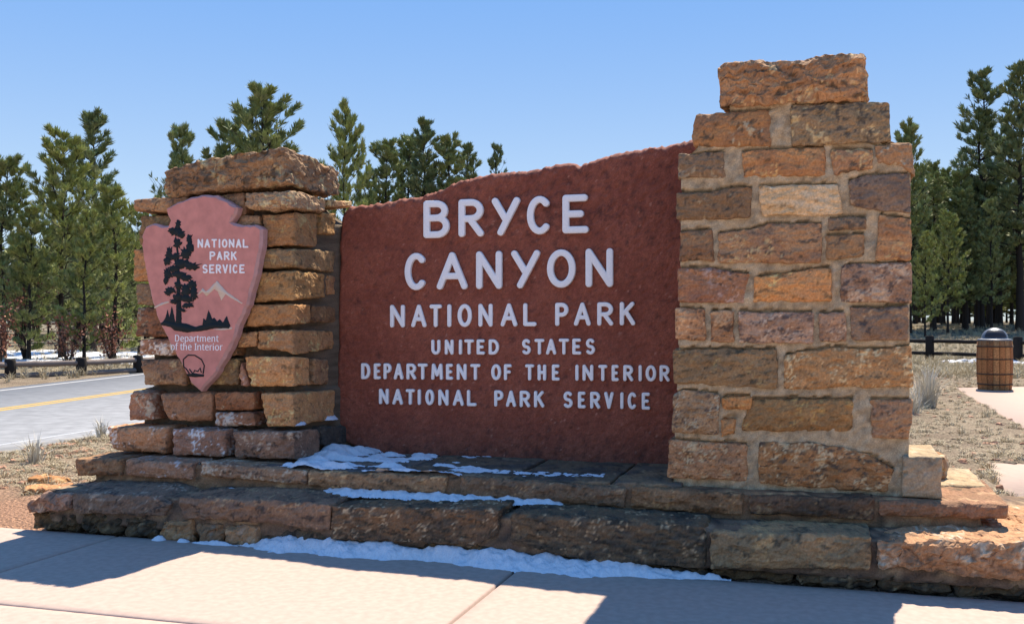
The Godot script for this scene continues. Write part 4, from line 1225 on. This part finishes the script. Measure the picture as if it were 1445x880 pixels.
func build_trees() -> void:
	var protos := [
		pine(11, 10.0, 1.5, 2.7, 1900, 2), pine(12, 11.0, 2.2, 1.9, 1100, 1), pine(13, 10.0, 1.8, 2.4, 1600, 0),
		pine(14, 13.0, 2.6, 2.6, 1900, 0), pine(15, 15.0, 4.0, 2.5, 2000, 1), pine(16, 8.0, .7, 2.3, 1600, 2), pine(17, 12.0, 1.8, 3.4, 2400, 0)]
	var hs := [10.0, 11.0, 10.0, 13.0, 15.0, 8.0, 12.0]
	# prototype, photo bearing (px), photo tip (px), distance, label
	var list := [
		[2, 4, 222, 38, "pine at the picture's left edge behind the log guard rail", 1.0],
		[5, 40, 296, 36, "short bushy pine behind the guard rail, second from the picture's left edge", 1.0],
		[0, 86, 188, 38, "broad yellow-green pine behind the guard rail, second tallest left of the arrowhead", .95],
		[1, 131, 153, 44, "tall slim dark pine tip standing highest left of the arrowhead", 1.0],
		[5, 160, 268, 36, "bushy bright green pine directly left of the shorter pillar", 1.05],
		[5, 118, 300, 34.5, "low bright green pine in front of the tall slim pine", .9],
		[2, 196, 300, 40, "pine half hidden by the shorter pillar's left side", .9],
		[2, 249, 181, 50, "sparse small pine rising left of the shorter pillar's capstone", .75],
		[6, 372, 128, 50, "wide full pine rising above the shorter pillar's capstone", 1.15],
		[2, 330, 172, 53, "pine shoulder behind the capstone, left of the wide full pine", 1.0],
		[0, 484, 152, 52, "dense pine right of the shorter pillar's capstone", .62],
		[2, 512, 245, 58, "low pine beside the red slab's top left corner", .7],
		[3, 545, 196, 62, "leftmost pine of the cluster above the red slab", .98],
		[3, 575, 190, 66, "second pine of the cluster above the red slab, counted from the capstone", .98],
		[4, 599, 168, 62, "tallest thin pine of the cluster above the red slab", .98],
		[3, 634, 190, 62, "pine right of the tallest one in the cluster above the red slab", .98],
		[4, 660, 202, 64, "last pine of the cluster before the lone small tip above the red slab", .98],
		[4, 701, 203, 66, "lone small pine tip above the middle of the red slab", .62],
		[3, 1284, 170, 62, "pine rising beside the tall pillar's upper right edge", .8],
		[3, 1316, 228, 68, "pine in the gap between the tall pillar and the tallest right-hand pines", .8],
		[0, 1338, 300, 60, "lighter green full pine low beside the tall pillar", .8],
		[0, 1306, 330, 57, "low light green pine touching the tall pillar's right edge", .75],
		[4, 1385, 98, 68, "tall pine with pointed top, left of the two tallest near the right edge", .95],
		[4, 1440, 88, 64, "tallest pine with thick dark trunk at the picture's right edge", 1.05],
		[3, 1412, 190, 72, "dark pine between the two tallest right-hand pines", .9],
		[6, 1362, 262, 66, "dense dark pine below the left one of the two tallest pines", .7],
		[3, 1400, 280, 61, "slender pine in front of the two tallest right-hand pines", .75],
	]
	for i in list.size():
		var l: Array = list[i]
		put_pine(protos[l[0]], hs[l[0]], (l[1] - 722.5) / 1445.0, (452.0 - l[2]) / 1445.0, l[3], i * 1.7, l[4], "pines standing near the sign", l[5])
	# the wood behind, trees nobody could tell apart
	rng.seed = 77
	for i in 90:
		var left := i < 42
		var px := rng.randf_range(-60, 330) if left else rng.randf_range(1230, 1540)
		var dist := rng.randf_range(50, 78) if left else rng.randf_range(64, 98)
		var top := rng.randf_range(290, 370) if left else rng.randf_range(230, 320)
		var k: int = [1, 3, 4, 2][i % 4]
		put_pine(protos[k], hs[k], (px - 722.5) / 1445.0, (452.0 - top) / 1445.0, dist, rng.randf() * TAU, "pine in the wood beyond the road on the left" if left else "pine in the dark wood behind the tall pillar's right side", "far pines on the left" if left else "far pines on the right", 1.0)
	for i in 84:
		var left := i < 34
		var px := rng.randf_range(-60, 300) if left else rng.randf_range(1250, 1560)
		var dist := rng.randf_range(80, 125) if left else rng.randf_range(92, 150)
		var top := rng.randf_range(330, 400) if left else rng.randf_range(290, 380)
		var k: int = [5, 0, 5, 2][i % 4]
		put_pine(protos[k], hs[k], (px - 722.5) / 1445.0, (452.0 - top) / 1445.0, dist, rng.randf() * TAU, "pine deep in the wood beyond the road on the left" if left else "pine deep in the wood behind the dry field on the right", "deep wood on the left" if left else "deep wood on the right", 1.35)
	for i in 30:
		var px := 300.0 + i * 32.0 + rng.randf_range(-20, 20)
		put_pine(protos[[3, 1, 4, 2][i % 4]], hs[[3, 1, 4, 2][i % 4]], (px - 722.5) / 1445.0, (452.0 - rng.randf_range(330, 360)) / 1445.0, rng.randf_range(72, 100), rng.randf() * TAU, "far pine in the wood standing behind the red slab and pillars", "wood behind the sign", 1.1)
	for q in protos: q.free()

func leafy_shrub(called: String, label: String, where: Vector3, height: float, wide: float, stems: int, leaves: int, col_a: Color, col_b: Color, seed_value: int, group := "") -> void:
	rng.seed = seed_value
	var o := thing(called, label, "shrub", Transform3D(Basis(), where), group)
	var bv := PackedVector3Array()
	var bc := PackedColorArray()
	var bi := PackedInt32Array()
	var lv := PackedVector3Array()
	var lc := PackedColorArray()
	var li := PackedInt32Array()
	for k in stems:
		var az := rng.randf() * TAU
		var lean := rng.randf_range(.05, 1.0) * wide
		var h := height * rng.randf_range(.5, 1.0)
		var p := PackedVector3Array()
		var r := PackedFloat32Array()
		for i in 6:
			var s := i / 5.0
			p.append(Vector3(cos(az) * lean * s * (.6 + .4 * s), h * s - .03, sin(az) * lean * s) + Vector3(rng.randf_range(-.05, .05), 0, rng.randf_range(-.05, .05)) * height * .5 * s)
			r.append(lerpf(.018, .004, s))
		tube(bv, bi, p, r, 4, bc, Color.WHITE)
		for n in leaves / stems:
			var s := rng.randf_range(.3, 1.0) * 4.99
			var at := p[int(s)].lerp(p[int(s) + 1], s - int(s)) + Vector3(rng.randf_range(-1, 1), rng.randf_range(-1, 1), rng.randf_range(-1, 1)) * .16 * height * .5
			var a := Vector3(rng.randf_range(-1, 1), rng.randf_range(-1, 1), rng.randf_range(-1, 1)).normalized() * rng.randf_range(.04, .075)
			var b := a.cross(Vector3(rng.randf_range(-1, 1), rng.randf_range(-1, 1), rng.randf_range(-1, 1))).normalized() * a.length() * .55
			var f := lv.size()
			lv.append_array([at - a, at + b, at + a, at - b])
			var c := col_a.lerp(col_b, rng.randf())
			for e in 4: lc.append(c)
			li.append_array([f, f + 1, f + 2, f, f + 2, f + 3])
	part("stems", finish(bv, bi), mats.bark, o)
	part("leaves", finish(lv, li, lc, false), mats.leaves, o)

func grass_tuft(seed_value: int, blades: int, height: float, spread: float, col_a: Color, col_b: Color, thick := .004) -> ArrayMesh:
	rng.seed = seed_value
	var v := PackedVector3Array()
	var c := PackedColorArray()
	var idx := PackedInt32Array()
	for k in blades:
		var az := rng.randf() * TAU
		var h := height * rng.randf_range(.35, 1.0)
		var lean := spread * rng.randf_range(.1, 1.0)
		var base := Vector3(cos(az + 1.0), 0, sin(az + 1.0)) * spread * .25 * rng.randf()
		var out := Vector3(cos(az), 0, sin(az))
		var w := out.rotated(Vector3.UP, PI * .5 + rng.randf_range(-.8, .8)) * thick * rng.randf_range(.6, 1.3)
		var mid := base + out * lean * .35 + Vector3(0, h * .6, 0)
		var tip := base + out * lean + Vector3(0, h * rng.randf_range(.8, 1.0), 0)
		var o := v.size()
		v.append_array([base - w - Vector3(0, .02, 0), base + w - Vector3(0, .02, 0), mid + w * .8, mid - w * .8, tip])
		var col := col_a.lerp(col_b, rng.randf())
		for e in 5: c.append(col)
		idx.append_array([o, o + 2, o + 1, o, o + 3, o + 2, o + 3, o + 4, o + 2])
	return finish(v, idx, c, false)

func scatter(called: String, label: String, category: String, mesh: Mesh, mat: Material, count: int, seed_value: int, place: Callable, size_lo: float, size_hi: float) -> void:
	rng.seed = seed_value
	var mm := MultiMesh.new()
	mm.transform_format = MultiMesh.TRANSFORM_3D
	mm.mesh = mesh
	var list: Array[Transform3D] = []
	var tries := 0
	while list.size() < count and tries < count * 12:
		tries += 1
		var p: Variant = place.call()
		if p == null: continue
		var s := rng.randf_range(size_lo, size_hi)
		list.append(Transform3D(Basis(Vector3.UP, rng.randf() * TAU).scaled(Vector3(s, s * rng.randf_range(.7, 1.2), s)), p))
	mm.instance_count = list.size()
	for i in list.size(): mm.set_instance_transform(i, list[i])
	var o := MultiMeshInstance3D.new()
	o.name = numbered(called)
	o.multimesh = mm
	o.material_override = mat
	add_child(o)
	tag(o, label, category, "", "stuff")

func on_soil(x: float, z: float) -> bool:
	var l := frame.affine_inverse() * Vector3(x, 0, z)
	if l.z > -.15: return false
	if l.x > -3.75 and l.x < 3.4 and l.z > -2.0: return false
	if x < road_x(0, z) + .05 and x > road_x(4, z) - .1: return false
	if x > 4.0 and Geometry2D.is_point_in_polygon(Vector2(x, z), PackedVector2Array(path_polygon())): return false
	return true

func build_ground_cover() -> void:
	var straw_a := Color(.42, .33, .20)
	var straw_b := Color(.55, .47, .31)
	var grey_a := Color(.34, .27, .18)
	var near_right := func():
		var z := -rng.randf_range(8.5, 30.0)
		var x := rng.randf_range(3.0, 4.0 + absf(z) * .55)
		if not on_soil(x, z): return null
		return Vector3(x, ground_height(x, z), z)
	var near_left := func():
		var z := -rng.randf_range(8.6, 15.0)
		var x := rng.randf_range(-7.0, -2.6)
		if not on_soil(x, z): return null
		var l: Vector3 = frame.affine_inverse() * Vector3(x, 0, z)
		if l.z > -1.3 - .5 * noise_low.get_noise_2d(x, z): return null
		return Vector3(x, ground_height(x, z), z)
	var beyond_left := func():
		var z := -rng.randf_range(23.0, 50.0)
		var x := rng.randf_range(-26.0, -7.0)
		if not on_soil(x, z) or x > road_x(4, z) - .3: return null
		return Vector3(x, ground_height(x, z), z)
	var far_right := func():
		var z := -rng.randf_range(26.0, 72.0)
		var x := rng.randf_range(9.0, 6.0 + absf(z) * .52)
		if not on_soil(x, z): return null
		return Vector3(x, ground_height(x, z), z)
	var tuft := grass_tuft(31, 22, .16, .14, straw_a, straw_b, .0035)
	var low := grass_tuft(32, 26, .07, .13, grey_a, straw_b, .004)
	var tall := grass_tuft(33, 26, .34, .26, straw_a, straw_b, .006)
	scatter("dry_grass", "short straw coloured dry grass on the soil right of the tall pillar", "grass", low, mats.straw, 4200, 201, near_right, .5, 1.2)
	scatter("dry_grass", "taller straw coloured grass tufts right of the tall pillar", "grass", tuft, mats.straw, 220, 202, near_right, .6, 1.2)
	scatter("dry_grass", "short straw coloured dry grass between the steps and the road", "grass", low, mats.straw, 2000, 203, near_left, .5, 1.1)
	scatter("dry_grass", "taller straw coloured grass tufts along the road edge", "grass", tuft, mats.straw, 70, 204, near_left, .6, 1.3)
	scatter("dry_grass", "pale dry grass along the far road edge behind the guard rail", "grass", tall, mats.straw, 1500, 205, beyond_left, .5, 1.1)
	scatter("dry_grass", "pale dry grass field in front of the dark pines", "grass", tall, mats.straw, 4200, 206, far_right, .5, 1.1)
	var clod := rock([.02, [-.025, -.01, .025, -.01], [-.022, .028, .02, .03], .045, "stepr", [], {"amp": .012, "r": .014, "back": 1}], Vector3.ZERO, 600, .012)
	var bark_bit := rock([.015, [-.05, -.008, .05, -.008], [-.045, .014, .05, .012], .03, "darkst", [], {"amp": .008, "r": .008, "back": 1}], Vector3.ZERO, 601, .014)
	scatter("pebbles", "small brown pebbles and clods scattered right of the tall pillar", "pebbles", clod, mats.stone, 900, 207, near_right, .4, 1.5)
	scatter("pebbles", "small brown pebbles and clods scattered left of the steps", "pebbles", clod, mats.stone, 500, 208, near_left, .4, 1.4)
	scatter("bark_chips", "dark bark chips littering the soil right of the tall pillar", "bark chips", bark_bit, mats.stone, 450, 209, near_right, .5, 1.9)
	scatter("bark_chips", "dark bark chips littering the soil left of the steps", "bark chips", bark_bit, mats.stone, 420, 210, near_left, .5, 1.6)

func build_plants() -> void:
	var pale_a := Color(.42, .38, .30)
	var pale_b := Color(.62, .57, .47)
	var weeds := [
		["dry_bush", "pale grey dry bush of thin stalks right of the tall pillar", Vector3(7.15, 0, -17.6), 240, .92, .55],
		["dry_bush", "smaller pale dry bush touching the tall pillar's lower right side", Vector3(6.35, 0, -16.2), 120, .6, .4],
		["dry_bush", "dry white grass bunch between the loose stones and the road", Vector3(-4.95, 0, -10.6), 70, .42, .25],
		["dry_bush", "small dry grass bunch at the near road edge", Vector3(-5.3, 0, -13.2), 50, .34, .2],
	]
	for i in weeds.size():
		var l: Array = weeds[i]
		var o := MeshInstance3D.new()
		o.name = numbered(l[0])
		o.mesh = grass_tuft(60 + i, l[3], l[4], l[5], pale_a, pale_b, .0055)
		o.material_override = mats.straw
		o.position = l[2]
		add_child(o)
		tag(o, l[1], "dry bush", "dry bushes")
	var red_a := Color(.20, .075, .045)
	var red_b := Color(.40, .19, .12)
	var oaks := [[-17.0, -34.0, 3.2, 1.3, "rusty dry-leaved oak shrub at the picture's left edge behind the rail"], [-14.6, -33.6, 2.2, 1.1, "rusty oak shrub between the two leftmost dark trunks behind the rail"], [-13.4, -34.2, 2.6, 1.0, "low rusty oak shrub nearest the arrowhead behind the guard rail"], [-17.4, -36.5, 4.2, 1.5, "tallest rusty oak shrub at the picture's left edge"]]
	for i in oaks.size():
		var q: Array = oaks[i]
		leafy_shrub("oak_shrub", q[4], Vector3(q[0], ground_height(q[0], q[1]), q[1]), q[2] * .85, q[3], 12, 520, red_a, red_b, 90 + i, "rusty oak shrubs behind the guard rail")

func build_far_snow() -> void:
	var list := [[-15.6, -41.0, 4.6, 3.4, "snow patch in the wood behind the guard rail, nearest the arrowhead"], [-20.5, -43.0, 4.6, 3.6, "snow patch in the wood at the picture's left edge"], [-12.0, -37.5, 3.0, 3.2, "bright snow patch directly behind the guard rail next to the shorter pillar"], [-16.5, -35.2, 2.4, 1.6, "small snow patch under the rusty shrubs behind the guard rail"], [16.6, -35.9, 1.3, .35, "thin snow strip at the foot of the right-hand fence left of the barrel"], [18.6, -34.6, 1.4, .35, "thin snow strip at the foot of the right-hand fence right of the barrel"]]
	for i in list.size():
		var l: Array = list[i]
		var v := PackedVector3Array()
		var h := PackedFloat32Array()
		var idx := PackedInt32Array()
		var n := 44
		for a in n + 1:
			for b in n + 1:
				var x := (a / float(n) * 2.0 - 1.0) * 1.25
				var z := (b / float(n) * 2.0 - 1.0) * 1.25
				var e := 1.0 - sqrt(x * x + z * z) + .9 * noise_low.get_noise_2d(x * .5 + i * 9.0, z * .5)
				var y := .10 * e + .02 * noise_mid.get_noise_2d(x * .4 + i, z * .4)
				h.append(y)
				v.append(Vector3(x * l[2], clampf(y, -.05, .12) + .05, z * l[3]))
		for a in n:
			for b in n:
				var k := a * (n + 1) + b
				if maxf(maxf(h[k], h[k + 1]), maxf(h[k + n + 1], h[k + n + 2])) < 0.0: continue
				idx.append_array([k, k + n + 2, k + n + 1, k, k + 1, k + n + 2])
		var o := MeshInstance3D.new()
		o.name = numbered("snow_patch")
		o.mesh = finish(v, idx)
		o.material_override = mats.snow
		o.position = Vector3(l[0], ground_height(l[0], l[1]), l[1])
		add_child(o)
		tag(o, l[4], "snow", "snow left on the ground")

# ---------------------------------------------------------------- materials
func build_materials() -> void:
	noise_low.noise_type = FastNoiseLite.TYPE_SIMPLEX_SMOOTH
	noise_low.frequency = 4.0
	noise_low.fractal_octaves = 2
	noise_low.seed = 3
	noise_mid.noise_type = FastNoiseLite.TYPE_SIMPLEX_SMOOTH
	noise_mid.frequency = 13.0
	noise_mid.fractal_octaves = 3
	noise_mid.seed = 5
	noise_fine.noise_type = FastNoiseLite.TYPE_SIMPLEX_SMOOTH
	noise_fine.frequency = 30.0
	noise_fine.fractal_octaves = 2
	noise_fine.seed = 7
	noise_vein.noise_type = FastNoiseLite.TYPE_SIMPLEX_SMOOTH
	noise_vein.fractal_type = FastNoiseLite.FRACTAL_RIDGED
	noise_vein.frequency = 9.0
	noise_vein.fractal_octaves = 3
	noise_vein.seed = 9
	var grain := noise_texture(512, .05, 4, .76, 1.0, 1)
	var bumps := noise_texture(512, .03, 5, 0.0, 1.0, 2)
	var broad := noise_texture(512, .012, 4, .88, 1.0, 4)
	mats.stone = surface(Color(1.2, 1.2, 1.2), .92, grain, 2.3, .55, bumps, true)
	mats.mortar = surface(Color(1.2, 1.2, 1.2), .95, grain, 3.1, .35, bumps, true)
	mats.slab = surface(Color(1.2, 1.2, 1.2), .85, grain, 2.7, .30, bumps, true)
	mats.white = surface(Color(.92, .91, .90), .5, noise_texture(256, .05, 4, .95, 1.0, 21), 4.0)
	mats.arrow = surface(Color(.66, .275, .225), .6, broad, 1.3, .12, bumps)
	mats.arrow_rim_skylit = surface(Color(.62, .36, .33), .7, broad, 3.0)  # paler than the face: skylight on the bevel is put into the colour
	mats.ink = surface(Color(.012, .018, .02), .6)
	mats.tan = surface(Color(.62, .50, .40), .6)
	mats.snow = surface(Color(.76, .78, .82), .7, noise_texture(256, .06, 3, .9, 1.0, 5), 3.0, .5, bumps)
	mats.soil = surface(Color(1.25, 1.25, 1.25), .97, noise_texture(1024, .045, 5, .45, 1.0, 6), .55, 2.2, noise_texture(1024, .05, 5, 0.0, 1.0, 8), true, true)
	mats.concrete = surface(Color(.47, .35, .288), .85, noise_texture(1024, .035, 6, .90, 1.0, 9), .4)
	mats.joint = surface(Color(.09, .075, .06), .95, grain, 2.0)
	mats.asphalt = surface(Color(.33, .33, .335), .85, noise_texture(1024, .012, 6, .78, 1.0, 10), .22, .25, bumps, false, true)
	mats.line_white = surface(Color(.56, .56, .56), .7, noise_texture(512, .08, 4, .72, 1.0, 11), .8, 0.0, null, false, true)
	mats.line_yellow = surface(Color(.62, .40, .10), .7, noise_texture(512, .08, 4, .75, 1.0, 12), .8, 0.0, null, false, true)
	mats.timber = surface(Color(.030, .024, .021), .85, grain, 2.0, .4, bumps)
	mats.rail = surface(Color(.26, .205, .175), .85, grain, 2.0, .4, bumps)
	mats.stave_a = surface(Color(.50, .225, .085), .75, noise_texture(256, .03, 4, .6, 1.0, 13), 3.0)
	mats.stave_b = surface(Color(.44, .185, .07), .75, noise_texture(256, .03, 4, .55, 1.0, 14), 3.0)
	mats.stave_c = surface(Color(.58, .29, .115), .75, noise_texture(256, .03, 4, .6, 1.0, 15), 3.0)
	mats.hoop = surface(Color(.075, .05, .036), .7)
	mats.hoop.metallic = .4
	mats.dome = surface(Color(.16, .165, .18), .42)
	mats.dome.metallic = .5
	mats.flap = surface(Color(.03, .032, .038), .45)
	mats.bark = surface(Color(.055, .042, .034), .95, grain, 2.0, 1.0, bumps)
	mats.needles = surface(Color.WHITE, .65, null, 1.0, 0.0, null, true)
	mats.needles.backlight = Color(.75, .80, .45)
	mats.leaves = surface(Color.WHITE, .8, null, 1.0, 0.0, null, true)
	mats.leaves.backlight = Color(.3, .25, .2)
	mats.straw = surface(Color.WHITE, .85, null, 1.0, 0.0, null, true)
	mats.straw.backlight = Color(.3, .28, .22)

func _ready() -> void:
	# camera: eye height 1.5 m, level, the lens shifted so that the horizon sits a little below the middle
	var cam := Camera3D.new()
	cam.name = "camera"
	add_child(cam)
	cam.position = Vector3(0, 1.5, 0)
	cam.set_frustum(.1 * 880.0 / 1445.0, Vector2(0, .1 * 12.0 / 1445.0), .1, 1500.0)
	cam.current = true
	var env := Environment.new()
	var sky_mat := ProceduralSkyMaterial.new()
	sky_mat.sky_top_color = Color(0.221, 0.386, 0.586)
	sky_mat.sky_horizon_color = Color(0.57, 0.618, 0.622)
	sky_mat.sky_curve = .12
	sky_mat.ground_horizon_color = Color(.45, .42, .38)
	sky_mat.ground_bottom_color = Color(.35, .31, .27)
	sky_mat.sun_angle_max = 6.0
	var sky := Sky.new()
	sky.sky_material = sky_mat
	env.background_mode = Environment.BG_SKY
	env.sky = sky
	env.tonemap_mode = Environment.TONE_MAPPER_LINEAR
	env.tonemap_exposure = 3.0
	env.sdfgi_enabled = true
	env.ssao_enabled = true
	env.ssil_enabled = true
	var we := WorldEnvironment.new()
	we.name = "world_environment"
	we.environment = env
	add_child(we)
	frame = Transform3D(Basis(Vector3.UP, deg_to_rad(TURN)), ORIGIN)
	var sun := DirectionalLight3D.new()
	sun.name = "sun"
	sun.light_energy = 1.1
	sun.light_color = Color(1.0, .955, .88)
	sun.light_angular_distance = .53
	sun.shadow_enabled = true
	add_child(sun)
	var to_sun := frame.basis * Vector3(.10, 1.0, -.68)
	sun.look_at_from_position(Vector3.ZERO, -to_sun, Vector3.UP)

	build_materials()
	build_ground()
	build_paving()
	build_base()
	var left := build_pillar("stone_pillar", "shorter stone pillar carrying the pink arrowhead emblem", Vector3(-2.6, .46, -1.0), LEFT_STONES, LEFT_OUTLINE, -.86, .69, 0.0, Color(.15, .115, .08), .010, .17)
	var k := 700
	for s in SIDE_STONES:
		k += 1
		var q: Array = s[0]
		# the right face lies on the pillar's side; the stone runs back from its near edge
		var spec := [q[2], [q[0] - .25, q[1], q[0], q[1]], [q[9] - .25, q[10], q[9], q[10]], .3, s[1], [q[3] - q[0], q[4] - q[1], q[5] - q[2], q[6] - q[9], q[7] - q[10], q[8] - q[11]], {}]
		part("stone", rock(spec, Vector3(-2.6, .46, -1.0), k), mats.stone, left)
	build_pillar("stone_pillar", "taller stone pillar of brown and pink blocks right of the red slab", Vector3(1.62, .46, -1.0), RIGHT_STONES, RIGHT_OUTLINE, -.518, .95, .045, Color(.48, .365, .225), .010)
	build_panel()
	build_arrowhead()
	build_snow()
	build_fence("log_guard_rail", "low dark log guard rail along the far side of the road", [Vector3(-16.4, 0, -21.6), Vector3(-14.6, 0, -24.0), Vector3(-12.95, 0, -26.4), Vector3(-11.62, 0, -27.6), Vector3(-10.75, 0, -29.4), Vector3(-9.9, 0, -32.2)], .50, [.36, .07], .075, .14, mats.rail)
	build_fence("post_rail_fence", "dark post and rail fence crossing the dry field on the right", [Vector3(11.9, 0, -43.8), Vector3(13.8, 0, -41.3), Vector3(15.8, 0, -38.7), Vector3(17.85, 0, -36.1), Vector3(19.9, 0, -33.5)], .92, [.72, .26], .07, .16, mats.timber)
	build_barrel()
	build_loose_stones()
	build_trees()
	build_plants()
	build_far_snow()
	build_ground_cover()
